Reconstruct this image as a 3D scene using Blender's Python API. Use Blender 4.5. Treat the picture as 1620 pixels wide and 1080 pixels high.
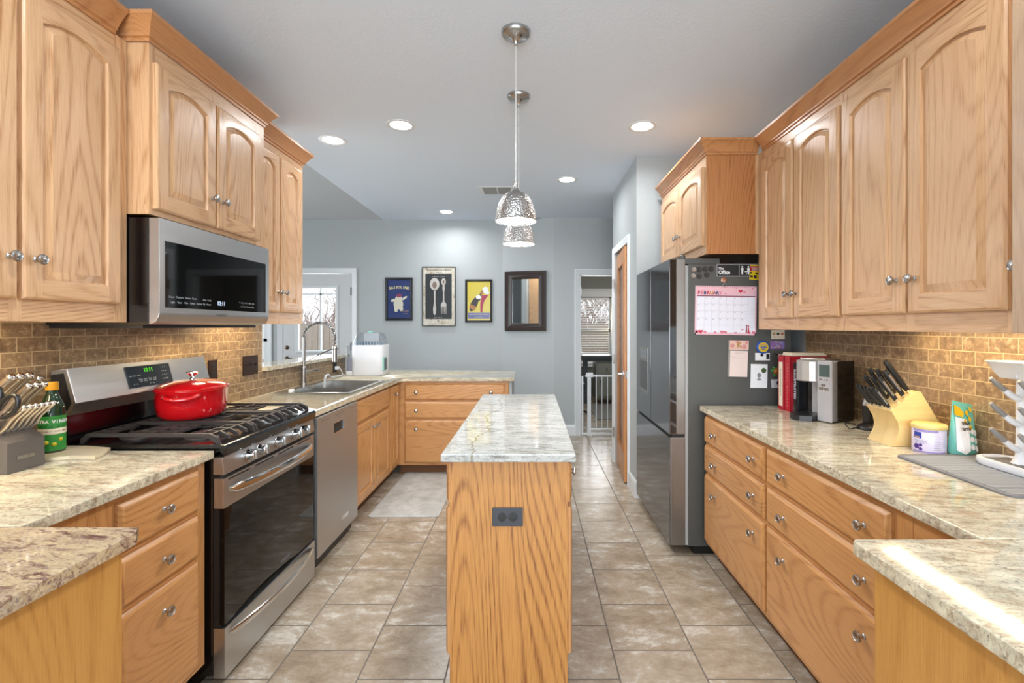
import bpy, bmesh, math, random
from math import pi, sin, cos, radians
from mathutils import Matrix, Vector
R = random.Random(7)
D = bpy.data
S = bpy.context.scene
COL = S.collection
for o in list(D.objects): D.objects.remove(o, do_unlink=True)

# ------------------------------------------------------------------ camera
H = 1.348                      # lens height above the tiles
cam = D.objects.new('camera', D.cameras.new('camera')); COL.objects.link(cam)
cam.location = (0, 0, H); cam.rotation_euler = (pi/2, 0, 0)
cam.data.sensor_width = 36; cam.data.lens = 36*768/1620
cam.data.shift_x = -30.5/1620; cam.data.shift_y = -24.3/1620
cam.data.clip_start = .05; cam.data.clip_end = 200
S.camera = cam
S.view_settings.view_transform = 'Standard'; S.view_settings.look = 'None'
S.view_settings.gamma = 1; S.view_settings.use_curve_mapping = False
S.view_settings.exposure = 0.31

# ------------------------------------------------------------------ world
w = D.worlds.new('sky'); S.world = w; w.use_nodes = True
bg = w.node_tree.nodes['Background']
bg.inputs[0].default_value = (.90, .94, 1.0, 1); bg.inputs[1].default_value = 1.9

CEIL = 2.687                   # kitchen ceiling height
def area(name, loc, rot, sx, sy, power, color, shape='RECTANGLE', spread=pi):
    l = D.lights.new(name, 'AREA'); l.shape = shape; l.size = sx
    if shape in ('RECTANGLE', 'ELLIPSE'): l.size_y = sy
    l.energy = power; l.color = color; l.spread = spread
    o = D.objects.new(name, l); COL.objects.link(o); o.location = loc; o.rotation_euler = rot
    return o
# added fill lamps, then daylight at the patio door and far room window
area('fill_back_room', (-.35, -3.3, 1.5), (radians(106), 0, 0), 4.2, 1.9, 205, (.86, .94, 1.0))  # added fill lamp behind the camera, tilted up to brighten the ceiling
area('fill_dining', (-5.7, 3.2, 1.6), (0, radians(-90), 0), 1.9, 3.4, 95, (.86, .94, 1.0))  # added fill lamp on the dining side; the wall behind it has no window
area('daylight_patio_door', (-2.7, 6.4, 1.45), (radians(-90), 0, 0), .5, .8, 16, (.9, .95, 1.0))
area('daylight_far_room', (1.2, 9.0, 1.3), (radians(-90), 0, 0), .5, 1.2, 7, (.95, .97, 1.0))

# ------------------------------------------------------------------ materials
def srgb(h):
    if isinstance(h, str):
        h = h.lstrip('#'); c = [int(h[i:i+2], 16)/255 for i in (0, 2, 4)]
    else: c = [v/255 for v in h]
    return tuple(v/12.92 if v <= .04045 else ((v+.055)/1.055)**2.4 for v in c) + (1,)
class NT:
    def __init__(s, name):
        s.m = D.materials.new(name); s.m.use_nodes = True
        s.t = s.m.node_tree; s.b = s.t.nodes['Principled BSDF']; s.out = s.t.nodes['Material Output']
    def n(s, typ, **kw):
        nd = s.t.nodes.new('ShaderNode'+typ)
        for k, v in kw.items():
            if k.startswith('i_'):
                key = k[2:]; key = int(key) if key.isdigit() else key
                s.set(nd.inputs[key], v)
            else: setattr(nd, k, v)
        return nd
    def set(s, inp, v):
        if isinstance(v, bpy.types.NodeSocket): s.t.links.new(v, inp)
        else: inp.default_value = v
    def coords(s, kind='Object'): return s.n('TexCoord').outputs[kind]
    def math(s, op, a, b=0.5, c=None):
        nd = s.n('Math', operation=op); s.set(nd.inputs[0], a); s.set(nd.inputs[1], b)
        if c is not None: s.set(nd.inputs[2], c)
        return nd.outputs[0]
    def vmath(s, op, a, b):
        nd = s.n('VectorMath', operation=op); s.set(nd.inputs[0], a); s.set(nd.inputs[1], b); return nd.outputs[0]
    def mapping(s, v, scale=(1,1,1), loc=(0,0,0), rot=(0,0,0)):
        nd = s.n('Mapping'); s.set(nd.inputs['Vector'], v)
        nd.inputs['Scale'].default_value = scale; nd.inputs['Location'].default_value = loc; nd.inputs['Rotation'].default_value = rot
        return nd.outputs[0]
    def noise(s, v, scale=5, detail=2, rough=.5, dist=0):
        nd = s.n('TexNoise'); s.set(nd.inputs['Vector'], v)
        nd.inputs['Scale'].default_value = scale; nd.inputs['Detail'].default_value = detail
        nd.inputs['Roughness'].default_value = rough; nd.inputs['Distortion'].default_value = dist
        return nd.outputs[0]
    def ramp(s, f, stops):
        nd = s.n('ValToRGB'); s.set(nd.inputs[0], f)
        e = nd.color_ramp.elements
        while len(e) < len(stops): e.new(.5)
        for i, (p, c) in enumerate(stops):
            e[i].position = p; e[i].color = c if not isinstance(c, (int, float)) else (c, c, c, 1)
        return nd.outputs[0]
    def mix(s, f, a, b, bt='MIX'):
        nd = s.n('MixRGB', blend_type=bt); s.set(nd.inputs[0], f); s.set(nd.inputs[1], a); s.set(nd.inputs[2], b); return nd.outputs[0]
    def bump(s, h, strength=.3, dist=.01):
        nd = s.n('Bump'); nd.inputs['Strength'].default_value = strength; nd.inputs['Distance'].default_value = dist
        s.set(nd.inputs['Height'], h); s.t.links.new(nd.outputs[0], s.b.inputs['Normal'])
    def fin(s, color=None, rough=.5, metal=0, **kw):
        if color is not None: s.set(s.b.inputs['Base Color'], color)
        s.set(s.b.inputs['Roughness'], rough); s.set(s.b.inputs['Metallic'], metal)
        for k, v in kw.items(): s.set(s.b.inputs[k.replace('_', ' ')], v)
        return s.m
_cache = {}
def plain(name, col, rough=.5, metal=0, var=.06, scale=30, **kw):
    """simple coloured material, broken up a little by noise"""
    if name in _cache: return _cache[name]
    t = NT(name); c = srgb(col)
    v = t.noise(t.coords(), scale, 3)
    d = tuple(x*(1-var) for x in c[:3]) + (1,)
    m = t.fin(t.mix(v, d, c), rough, metal, **kw); _cache[name] = m; return m
def oak(name, light, dark, axis='z', contrast=.5, scale=1.0, rough=.34, rings=13):
    t = NT(name)
    oi = t.n('ObjectInfo').outputs['Random']
    off = t.vmath('MULTIPLY', t.n('CombineXYZ', i_0=oi, i_1=oi, i_2=oi).outputs[0], (37.1, 23.7, 51.3))
    co = t.vmath('ADD', t.coords(), off)
    st = {'x': (.13, 1, 1), 'y': (1, .13, 1), 'z': (1, 1, .13)}[axis]
    fs = {'x': (.03, 1, 1), 'y': (1, .03, 1), 'z': (1, 1, .03)}[axis]
    big = t.noise(t.mapping(co, tuple(a*scale for a in st)), 3.4, 1.0, .4, .15)
    wob = t.noise(t.mapping(co, fs), 90*scale, 3, .6)
    pore = t.noise(t.mapping(co, fs), 330*scale, 3, .65)
    ring = t.math('PINGPONG', t.math('ADD', t.math('MULTIPLY', big, rings*5.5), t.math('MULTIPLY', wob, .9)), 1.0)
    line = t.ramp(ring, [(0, 1.0), (.22, .55), (.50, .05), (1, .0)])
    pore = t.ramp(pore, [(.40, 1.0), (.54, 0.0)])
    zone = t.ramp(t.noise(t.mapping(co, st), 4.5, 1), [(.35, .45), (.6, 1.0)])
    line = t.math('MULTIPLY', t.math('MULTIPLY', line, zone), t.math('ADD', .62, t.math('MULTIPLY', pore, .6)))
    tone = t.noise(t.mapping(co, st), 2.2, 1)
    f = t.math('ADD', t.math('MULTIPLY', line, contrast), t.math('MULTIPLY', pore, contrast*.34), None)
    L, Dk = srgb(light), srgb(dark)
    mid = tuple((a*.8+b*.2) for a, b in zip(L[:3], Dk[:3])) + (1,)
    base = t.mix(tone, L, mid)
    nd = t.n('MixRGB'); nd.use_clamp = True; t.set(nd.inputs[0], f); t.set(nd.inputs[1], base); t.set(nd.inputs[2], Dk)
    t.bump(pore, .12, -.002)
    t.set(t.b.inputs['Coat Weight'], .25); t.set(t.b.inputs['Coat Roughness'], .22)
    return t.fin(nd.outputs[0], rough)
def granite(name, base, cream, streak, fleck, axis='x', amount=.5, seed=0, warm=.5, vein=False):
    t = NT(name); co = t.mapping(t.n('NewGeometry').outputs['Position'], (1,1,1), (seed, seed*.7, 0), (0, 0, radians(8)))
    st = (.28, 1, 1) if axis == 'x' else (1, .28, 1)
    s = t.mapping(co, st)
    n1 = t.noise(s, 24, 8, .72, .9)
    c = t.mix(t.ramp(n1, [(.36, 0.0), (.62, 1.0)]), srgb(base), srgb(cream))
    n2 = t.noise(t.mapping(co, st, (3, 1, 2)), 30, 8, .72, 1.6)
    k = t.ramp(n2, [(.51, 0.0), (.58, amount*.6), (.68, amount)])
    c = t.mix(k, c, srgb(streak))
    n3 = t.noise(t.mapping(co, (1,1,1), (7, 7, 7)), 110, 5, .75)
    c = t.mix(t.ramp(n3, [(.54, 0.0), (.66, .75)]), c, srgb(fleck))
    n4 = t.noise(t.mapping(co, (1,1,1), (2, 9, 4)), 150, 3, .7)
    c = t.mix(t.ramp(n4, [(.3, .22), (.5, 0.0)]), c, (.86, .84, .78, 1))
    n5 = t.noise(t.mapping(co, st, (9, 5, 2)), 34, 7, .74, 1.2)
    c = t.mix(t.ramp(n5, [(.60, 0.0), (.72, warm)]), c, srgb('8a5a36'))
    if vein:
        sp = t.n('SeparateXYZ', i_0=t.n('NewGeometry').outputs['Position'])
        yv = t.n('CombineXYZ', i_0=sp.outputs[1], i_1=4.3, i_2=0.0).outputs[0]
        w1 = t.math('MULTIPLY', t.math('SUBTRACT', t.noise(yv, 2.6, 1), .5), .22)
        w2 = t.math('MULTIPLY', t.math('SUBTRACT', t.noise(yv, 16, 4, .7), .5), .09)
        d = t.math('ABSOLUTE', t.math('SUBTRACT', sp.outputs[0], t.math('ADD', -.200, t.math('ADD', w1, w2))))
        k = t.ramp(t.math('MULTIPLY', d, 100), [(0, .8), (.28, .6), (.5, 0.0)])
        c = t.mix(k, c, srgb('6f6544'))
    return t.fin(c, .07, 0, Specular_IOR_Level=.5)

OAK = {}
for ax in 'xyz':
    OAK['u'+ax] = oak('oak_upper_'+ax, 'd9b086', '9f6b3a', ax, .60)
    OAK['b'+ax] = oak('oak_base_'+ax, 'cf9a62', '9a602d', ax, .55)
    OAK['c'+ax] = oak('oak_crown_'+ax, 'c88f5d', '985d31', ax, .5)  # darker, redder oak: the shade on the down-facing crown is in the colour
M_PLY = oak('oak_plywood_end', 'bd8645', '7e4a1b', 'z', .92, .75, .4, 15)
M_PLY2 = oak('oak_panel_end', 'c9954f', 'a87132', 'z', .5, .8, .4, 12)
M_SIDE = oak('oak_side_panel', 'bd7f4a', '8c5128', 'z', .7, .9, .35, 14)
M_TALL = oak('oak_grey_edge', 'b4977a', '8d6f55', 'z', .5)
G_MAIN = granite('granite_counter', 'aaa38e', 'ded6bc', '80593a', '625c53', 'x', .72, 0, .75)
G_ISL = granite('granite_island', 'a0a29f', 'bcbcb8', '4b4a3e', '7c7f7c', 'x', .75, 5, .15, True)
G_RED = granite('granite_purple', 'a8937a', 'cbb690', '5f3638', '5c4654', 'x', 1.0, 11, .8)

def tilefloor():
    t = NT('travertine_floor_tile'); P = 0.334
    pos = t.n('NewGeometry').outputs['Position']
    sx = t.n('SeparateXYZ', i_0=pos)
    # tile rows run along Y: brick U = world Y, brick V = world X
    u = t.math('ADD', sx.outputs[1], 20*P - 0.015 + .167*0)
    v = t.math('ADD', sx.outputs[0], 20*P - .004)
    vec = t.n('CombineXYZ', i_0=u, i_1=v, i_2=0.0).outputs[0]
    b = t.n('TexBrick', offset=.5, offset_frequency=2)
    t.set(b.inputs['Vector'], vec)
    for k, val in (('Scale', 1.0), ('Brick Width', P), ('Row Height', P), ('Mortar Size', .0034), ('Mortar Smooth', .1), ('Bias', 0.0)):
        b.inputs[k].default_value = val
    b.inputs['Color1'].default_value = (0, 0, 0, 1); b.inputs['Color2'].default_value = (1, 1, 1, 1)
    rnd = b.outputs['Color']
    off = t.vmath('MULTIPLY', rnd, (31, 17, 9))
    p2 = t.vmath('ADD', pos, off)
    n1 = t.noise(t.mapping(p2, (1, 1.6, 1), (0,0,0), (0, 0, .5)), 4.5, 12, .80, .25)
    n2 = t.noise(p2, 30, 4, .7)
    c = t.ramp(n1, [(.34, srgb('7a6956')), (.46, srgb('978772')), (.54, srgb('a69987')), (.62, srgb('cac5bb'))])
    c = t.mix(t.ramp(n2, [(.5, 0.0), (.75, .4)]), c, srgb('8d7355'))
    c = t.mix(.14, c, t.mix(rnd, srgb('8f8272'), srgb('d8cfc0')))
    c = t.mix(b.outputs['Fac'], c, srgb('6a6259'))
    h = t.math('SUBTRACT', t.math('MULTIPLY', n2, .15), b.outputs['Fac'])
    t.bump(h, .35, .003)
    r = t.math('ADD', .24, t.math('MULTIPLY', b.outputs['Fac'], .5))
    return t.fin(c, r)
def subway():
    t = NT('travertine_subway_tile')
    pos = t.n('NewGeometry').outputs['Position']
    sx = t.n('SeparateXYZ', i_0=pos)
    vec = t.n('CombineXYZ', i_0=t.math('ADD', sx.outputs[1], 10.05), i_1=t.math('ADD', sx.outputs[2], -.888), i_2=0.0).outputs[0]
    b = t.n('TexBrick', offset=.5, offset_frequency=2)
    t.set(b.inputs['Vector'], vec)
    for k, val in (('Scale', 1.0), ('Brick Width', .104), ('Row Height', .0525), ('Mortar Size', .0018), ('Mortar Smooth', .2), ('Bias', 0.0)):
        b.inputs[k].default_value = val
    b.inputs['Color1'].default_value = (0, 0, 0, 1); b.inputs['Color2'].default_value = (1, 1, 1, 1)
    rnd = b.outputs['Color']
    p2 = t.vmath('ADD', pos, t.vmath('MULTIPLY', rnd, (13, 7, 21)))
    n1 = t.noise(p2, 38, 8, .76, .4)
    c = t.ramp(n1, [(.34, srgb('604c39')), (.48, srgb('836b52')), (.57, srgb('a08768')), (.67, srgb('cdb998'))])
    c = t.mix(.30, c, t.mix(rnd, srgb('63503c'), srgb('ac926e')))
    c = t.mix(b.outputs['Fac'], c, srgb('bda883'))
    t.bump(t.math('SUBTRACT', t.math('MULTIPLY', n1, .3), b.outputs['Fac']), .5, .003)
    return t.fin(c, .42)
M_FLOOR = tilefloor(); M_SUB = subway()
def paint(name, col, rough=.6, bump=.25, scale=90):
    t = NT(name); co = t.n('NewGeometry').outputs['Position']
    n = t.noise(co, scale, 4, .6); c = srgb(col)
    t.bump(n, bump, .004)
    return t.fin(t.mix(n, tuple(x*.97 for x in c[:3])+(1,), c), rough)
M_WALL = paint('wall_paint_grey_blue', 'aeb3b4', .5, .35, 70)
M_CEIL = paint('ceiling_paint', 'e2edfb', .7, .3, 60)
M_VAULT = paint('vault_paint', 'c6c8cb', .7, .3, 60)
M_TRIM = paint('white_trim_paint', 'dfe2e4', .35, .03, 30)
M_DOORW = paint('white_door_paint', 'cfd0d0', .4, .03, 30)
M_OLIVE = paint('olive_wall_paint', '8f9088', .6, .2, 60)

def steel(name, col, rough=.28, axis='y', aniso=.0):
    t = NT(name); co = t.coords()
    st = {'x': (.02, 1, 1), 'y': (1, .02, 1), 'z': (1, 1, .02)}[axis]
    n = t.noise(t.mapping(co, st), 400, 2)
    c = srgb(col)
    return t.fin(t.mix(n, tuple(x*.88 for x in c[:3])+(1,), c), t.math('ADD', rough-.05, t.math('MULTIPLY', n, .1)), 1)
M_STEEL = steel('brushed_steel', 'c6c6c6', .34, 'y')
M_STEELD = steel('dark_steel_dishwasher', 'c8c6c4', .46, 'z')
M_STEELX = steel('brushed_steel_satin', 'c9c8c5', .24, 'x')
M_CHROME = steel('polished_steel', 'dddddd', .12, 'x')
M_NICKEL = steel('satin_nickel', 'b9b7b5', .26, 'z')
M_BRUSHF = steel('fridge_edge_steel', '9c9a97', .35, 'z')
M_FRSIDE = plain('fridge_side_grey', '5a5b59', .45, .35, .05, 200)
M_FRGLASS = plain('fridge_glass_grey', '77777a', .10, .85, .03, 5)
M_FRBLACK = plain('fridge_black_glass', '16171a', .05, 0, .03, 5, Coat_Weight=1.0)
M_BLACK = plain('black_enamel', '0b0b0d', .16, 0, .1, 5, Coat_Weight=.6)
M_BGLASS = plain('black_oven_glass', '060607', .04, 0, .1, 5, Specular_IOR_Level=.42)
M_IRON = plain('cast_iron', '3a3534', .5, .2, .2, 80)
M_RUBBER = plain('black_plastic', '1a1a1b', .4, 0, .2, 60)
M_BRONZE = plain('oil_rubbed_bronze', '3b2823', .4, .5, .1, 60)
M_DKBRONZE = plain('dark_bronze_knob', '6a5547', .25, .9, .1, 60)
M_WHITEP = plain('white_plastic', 'e6e7ea', .35, 0, .03, 40)
M_RED = plain('red_enamel', 'c01018', .12, 0, .05, 10, Coat_Weight=1.0)
M_WHITE = plain('white_paper', 'ececee', .6, 0, .03, 60)
M_CREAM = plain('cream_paper', 'e8dcc4', .6, 0, .08, 200)
M_INK = plain('black_ink', '1b1b1d', .5, 0, .05, 60)
M_GREYINK = plain('grey_ink', '8a8a92', .5, 0, .05, 60)
def emit(name, col, strength):
    if name in _cache: return _cache[name]
    t = NT(name); e = t.n('Emission'); t.set(e.inputs[0], srgb(col)); t.set(e.inputs[1], strength)
    t.t.links.new(e.outputs[0], t.out.inputs[0]); _cache[name] = t.m; return t.m
def glass(name, tint=(1,1,1,1), refl=.12, rough=.02):
    t = NT(name); a = t.n('BsdfTransparent'); a.inputs[0].default_value = tint
    g = t.n('BsdfGlossy'); g.inputs['Roughness'].default_value = rough
    fr = t.n('LayerWeight'); fr.inputs[0].default_value = .5
    m = t.n('MixShader'); t.set(m.inputs[0], t.math('ADD', t.math('MULTIPLY', t.math('POWER', fr.outputs['Facing'], 4.0), .6), refl*.5))
    t.t.links.new(a.outputs[0], m.inputs[1]); t.t.links.new(g.outputs[0], m.inputs[2]); t.t.links.new(m.outputs[0], t.out.inputs[0])
    return t.m
M_GLASS = glass('clear_glass'); M_CLEARP = glass('clear_plastic', (.93, .95, .97, 1), .10, .1)

# ------------------------------------------------------------------ mesh building
def FR(origin, U, W, Z=(0,0,1)):
    """frame: local x -> U, local y -> W (outward), local z -> Z"""
    m = Matrix.Identity(4)
    for i, a in enumerate((U, W, Z)):
        for j in range(3): m[j][i] = a[j]
    for j in range(3): m[j][3] = origin[j]
    return m
def RZ(loc, deg): return Matrix.Translation(loc) @ Matrix.Rotation(radians(deg), 4, 'Z')
class MB:
    def __init__(s, T=None): s.bm = bmesh.new(); s.T = T or Matrix.Identity(4)
    def _v(s, p): return s.bm.verts.new(s.T @ Vector(p))
    def _f(s, vs, mi):
        u = []
        for v in vs:
            if v not in u: u.append(v)
        if len(u) < 3: return None
        try: f = s.bm.faces.new(u); f.material_index = mi; return f
        except ValueError: return None
    def box(s, x0, x1, y0, y1, z0, z1, mi=0, bev=0, seg=2):
        vs = [s._v((x, y, z)) for x in (x0, x1) for y in (y0, y1) for z in (z0, z1)]
        fs = [s._f([vs[i] for i in q], mi) for q in ((0,1,3,2), (4,6,7,5), (0,4,5,1), (2,3,7,6), (0,2,6,4), (1,5,7,3))]
        if bev:
            es = {e for f in fs for e in f.edges}
            r = bmesh.ops.bevel(s.bm, geom=list(es), offset=bev, segments=seg, affect='EDGES', profile=.6)
            for f in r['faces']: f.material_index = mi
        return s
    def prism(s, pts, axis, a0, a1, mi=0, bev=0, seg=2):
        """extrude 2-D polygon; axis 'x': pts=(y,z), 'y': pts=(x,z), 'z': pts=(x,y)"""
        def P(p, a): return {'x': (a, p[0], p[1]), 'y': (p[0], a, p[1]), 'z': (p[0], p[1], a)}[axis]
        A = [s._v(P(p, a0)) for p in pts]; B = [s._v(P(p, a1)) for p in pts]
        fs = [s._f(A, mi), s._f(B[::-1], mi)]
        n = len(pts)
        for i in range(n): fs.append(s._f([A[i], A[(i+1) % n], B[(i+1) % n], B[i]], mi))
        if bev:
            es = set(fs[0].edges) | set(fs[1].edges)
            r = bmesh.ops.bevel(s.bm, geom=list(es), offset=bev, segments=seg, affect='EDGES', profile=.6)
            for f in r['faces']: f.material_index = mi
        return s
    def loft(s, rings, mi=0, cap0=True, cap1=True, closed=True, mis=None):
        vs = [[s._v(p) for p in r] for r in rings]
        for a, b in zip(vs, vs[1:]):
            n = len(a)
            for i in range(n if closed else n-1):
                s._f([a[i], a[(i+1) % n], b[(i+1) % n], b[i]], mi if mis is None else mis[i])
        if cap0: s._f(vs[0], mi)
        if cap1: s._f(vs[-1][::-1], mi)
        return s
    def lathe(s, prof, c=(0,0,0), axis=(0,0,1), n=24, mi=0, sx=1, sy=1):
        q = Vector((0,0,1)).rotation_difference(Vector(axis)).to_matrix()
        rings = []
        for r, z in prof:
            r = max(r, 1e-5)
            rings.append([Vector(c) + q @ Vector((r*sx*cos(2*pi*i/n), r*sy*sin(2*pi*i/n), z)) for i in range(n)])
        return s.loft(rings, mi)
    def cyl(s, p0, p1, r0, r1=None, n=16, mi=0):
        p0, p1 = Vector(p0), Vector(p1); L = (p1-p0).length
        return s.lathe([(r0, 0), (r0 if r1 is None else r1, L)], p0, (p1-p0)/L, n, mi)
    def tube(s, pts, r, n=10, mi=0, flat=1.0, up=None):
        pts = [Vector(p) for p in pts]; rings = []; N = len(pts)
        a = None
        for i, p in enumerate(pts):
            d = (pts[min(i+1, N-1)] - pts[max(i-1, 0)]).normalized()
            if up is not None: a = Vector(up)
            elif a is None: a = Vector((0,0,1)) if abs(d.z) < .9 else Vector((1,0,0))
            b = d.cross(a).normalized(); a2 = b.cross(d).normalized(); 
            if up is None: a = a2
            rr = r[i] if isinstance(r, (list, tuple)) else r
            rings.append([p + a2*rr*flat*cos(2*pi*k/n) + b*rr*sin(2*pi*k/n) for k in range(n)])
        return s.loft(rings, mi)
    def sphere(s, c, r, mi=0, sx=1, sy=1, sz=1, n=16):
        k = n//2
        rings = [[(c[0]+sx*r*sin(pi*j/k)*cos(2*pi*i/n), c[1]+sy*r*sin(pi*j/k)*sin(2*pi*i/n), c[2]+sz*r*cos(pi*j/k)) for i in range(n)] for j in range(1, k)]
        return s.loft(rings, mi)
    def text(s, txt, size, mi=0, M=None, align='CENTER', ext=.0004, bold=0):
        cu = D.curves.new('t', 'FONT'); cu.body = txt; cu.size = size; cu.align_x = align; cu.align_y = 'CENTER'
        cu.extrude = ext; cu.offset = bold; cu.resolution_u = 2
        ob = D.objects.new('t', cu)
        me = D.meshes.new_from_object(ob)
        T = s.T @ (M or Matrix.Identity(4)); vs = [s.bm.verts.new(T @ v.co) for v in me.vertices]
        for p in me.polygons: s._f([vs[i] for i in p.vertices], mi)
        D.objects.remove(ob); D.curves.remove(cu); D.meshes.remove(me)
        return s
    def build(s, name, mats, parent=None, angle=35, smooth=True, label=None):
        me = D.meshes.new(name)
        bmesh.ops.recalc_face_normals(s.bm, faces=s.bm.faces[:])
        root = parent
        off = Vector((0,0,0)); 
        p = parent
        while p is not None: off += p.location; p = p.parent
        bmesh.ops.translate(s.bm, verts=s.bm.verts[:], vec=-off)
        s.bm.to_mesh(me); s.bm.free()
        if not isinstance(mats, (list, tuple)): mats = [mats]
        for m in mats: me.materials.append(m)
        if smooth:
            me.shade_smooth(); me.set_sharp_from_angle(angle=radians(angle))
        o = D.objects.new(name, me); COL.objects.link(o)
        if parent is not None: o.parent = parent
        if smooth and angle <= 41:
            wn = o.modifiers.new('flat_faces', 'WEIGHTED_NORMAL'); wn.keep_sharp = True; wn.weight = 100
        if label: o['label'] = label
        return o
def root(name, loc, label, cat, group=None):
    o = D.objects.new(name, None); COL.objects.link(o); o.location = loc; o.empty_display_size = .05
    o['label'] = label; o['category'] = cat
    if group: o['group'] = group
    return o
def tag(o, label, cat, group=None, kind=None):
    o['label'] = label; o['category'] = cat
    if group: o['group'] = group
    if kind: o['kind'] = kind
    return o
def struct(o): o['kind'] = 'structure'; return o
def solo(mb, name, mats, loc, label, cat, group=None, **kw):
    """single-mesh thing whose origin is moved to its base"""
    o = mb.build(name, mats, None, **kw)
    o.data.transform(Matrix.Translation(-Vector(loc))); o.location = loc
    return tag(o, label, cat, group)
def dup(o, loc=None, parent=None):
    c = o.copy(); COL.objects.link(c)
    if parent is not None: c.parent = parent
    if loc is not None: c.location = loc
    for ch in list(o.children): dup(ch, None, c)
    return c

# ------------------------------------------------------------------ joinery
def ring_rect(u0, u1, z0, z1, w, ui0, ui1, zi0, zi1, M):
    top = [(ui1+(ui0-ui1)*k/M, w, z1) for k in range(1, M)]
    return [(u0, w, zi0), (u0, w, z0), (ui0, w, z0), (ui1, w, z0), (u1, w, z0), (u1, w, zi0),
            (u1, w, zi1), (u1, w, z1), (ui1, w, z1)] + top + [(ui0, w, z1), (u0, w, z1), (u0, w, zi1)]
def ring_arch(u0, u1, z0, z1, rise, w, M):
    c, a = (u0+u1)/2, (u1-u0)/2
    top = []
    for k in range(1, M):
        u = u1+(u0-u1)*k/M; top.append((u, w, z1 + rise*(1-((u-c)/a)**2)))
    BL, BR, TR, TL = (u0, w, z0), (u1, w, z0), (u1, w, z1), (u0, w, z1)
    return [BL]*3 + [BR]*3 + [TR]*3 + top + [TL]*3
def door_mesh(mb, u0, u1, z0, z1, w0, rise=.055, stile=.052, railb=.056, railt=.052, t=.020):
    """raised-panel door; materials 0 = vertical grain, 1 = rail grain"""
    M = 14 if rise > 0 else 2
    a0, a1, b0 = u0+stile, u1-stile, z0+railb
    zt = z1-railt-rise
    def rr(e, w): return ring_rect(u0+e, u1-e, z0+e, z1-e, w, a0, a1, b0, zt, M)
    rings = [rr(0, w0), rr(0, w0+t-.007), rr(.003, w0+t-.004), rr(.008, w0+t)]
    for e, d in ((0, 0), (.004, -.001), (.007, -.009), (.013, -.010), (.034, -.002), (.0345, -.0015)):
        k = 1-e/max((a1-a0)/2, .02)*.5
        rings.append(ring_arch(a0+e, a1-e, b0+e, zt-e*.6, rise*k, w0+t+d, M))
    n = len(rings[0]); vs = []
    for r in rings:
        cache = {}; row = []
        for p in r:
            key = tuple(round(c, 6) for c in p)
            if key not in cache: cache[key] = mb._v(p)
            row.append(cache[key])
        vs.append(row)
    for j, (a, b) in enumerate(zip(vs, vs[1:])):
        for i in range(n):
            rail = (i == 2) or (8 <= i < 8+M)
            mb._f([a[i], a[(i+1) % n], b[(i+1) % n], b[i]], 1 if (rail and j <= 5) else 0)
    mb._f(vs[0], 0); mb._f(vs[-1][::-1], 0)
def slab_mesh(mb, u0, u1, z0, z1, w0, t=.020, bev=.012, mi=0):
    def r(e, w): return [(u0+e, w, z0+e), (u1-e, w, z0+e), (u1-e, w, z1-e), (u0+e, w, z1-e)]
    mb.loft([r(0, w0), r(0, w0+t*.45), r(.003, w0+t*.6), r(bev, w0+t*.92), r(bev+.003, w0+t)], mi)
KNOB = [(.0085, 0), (.0085, .002), (.0055, .005), (.0055, .013), (.010, .016), (.0155, .019), (.0165, .022), (.0155, .0255), (.0125, .0275), (.0115, .0262), (.007, .0275), (.004, .0285), (0, .0285)]
def knob(T, u, z, w, parent, r=1.0):
    k = MB(T)
    k.lathe([(a*r, b*r) for a, b in KNOB], (u, w, z), (0, 1, 0), 20)
    return k.build('knob', M_NICKEL, parent)
def door(T, parent, u0, u1, z0, z1, w0, ax, tone='u', rise=.055, kn=None, **kw):
    mb = MB(T); door_mesh(mb, u0, u1, z0, z1, w0, rise, **kw)
    d = mb.build('door', [OAK[tone+'z'], OAK[tone+ax]], parent, 40)
    if kn: knob(T, kn[0], kn[1], w0+.020, d)
    return d
def drawer(T, parent, u0, u1, z0, z1, w0, ax, tone='b', kn=()):
    mb = MB(T); slab_mesh(mb, u0, u1, z0, z1, w0)
    d = mb.build('drawer', [OAK[tone+ax]], parent, 40)
    for k in kn: knob(T, k[0], k[1], w0+.020, d)
    return d
def face_frame(mb, u0, u1, z0, z1, w0, stiles, rails, mi_v=0, mi_h=1, t=.0012):
    """thin proud strips over the carcass front: stiles [(a,b)], rails [(a,b,za,zb)]"""
    for a, b in stiles: mb.box(a, b, w0, w0+t, z0, z1, mi_v)
    for a, b, c, d in rails: mb.box(a, b, w0, w0+t*.8, c, d, mi_h)
CROWN = [(0, 0), (.006, 0), (.006, .012), (.014, .016), (.014, .022), (.020, .034), (.034, .055), (.046, .070), (.052, .074), (.052, .088), (0, .088)]
def crown(mb, path, z0, hs=1.0, mi=0):
    """crown swept along an open plan path [(x,y,nx,ny)] - (nx,ny) = mitred outward offset per unit"""
    rings = []
    for x, y, nx, ny in path:
        rings.append([(x+nx*p, y+ny*p, z0+q*hs) for p, q in CROWN])
    mb.loft(rings, mi)
# ================================================================== the setting
def sbox(name, x0, x1, y0, y1, z0, z1, mat):
    return struct(MB().box(x0, x1, y0, y1, z0, z1).build(name, mat, None, smooth=False))
XW, XL = 1.61, -1.81           # right and left kitchen wall planes
struct(MB().box(-6.0, 3.2, -3.6, 9.3, -.06, 0).build('floor', M_FLOOR, None, smooth=False))
struct(MB().prism([(-1.86, -3.6), (3.2, -3.6), (3.2, 6.02), (.277, 6.02), (-.365, 6.2), (-1.86, 6.2)], 'z', CEIL, CEIL+.08).build('ceiling', M_CEIL, None, smooth=False))
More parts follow.
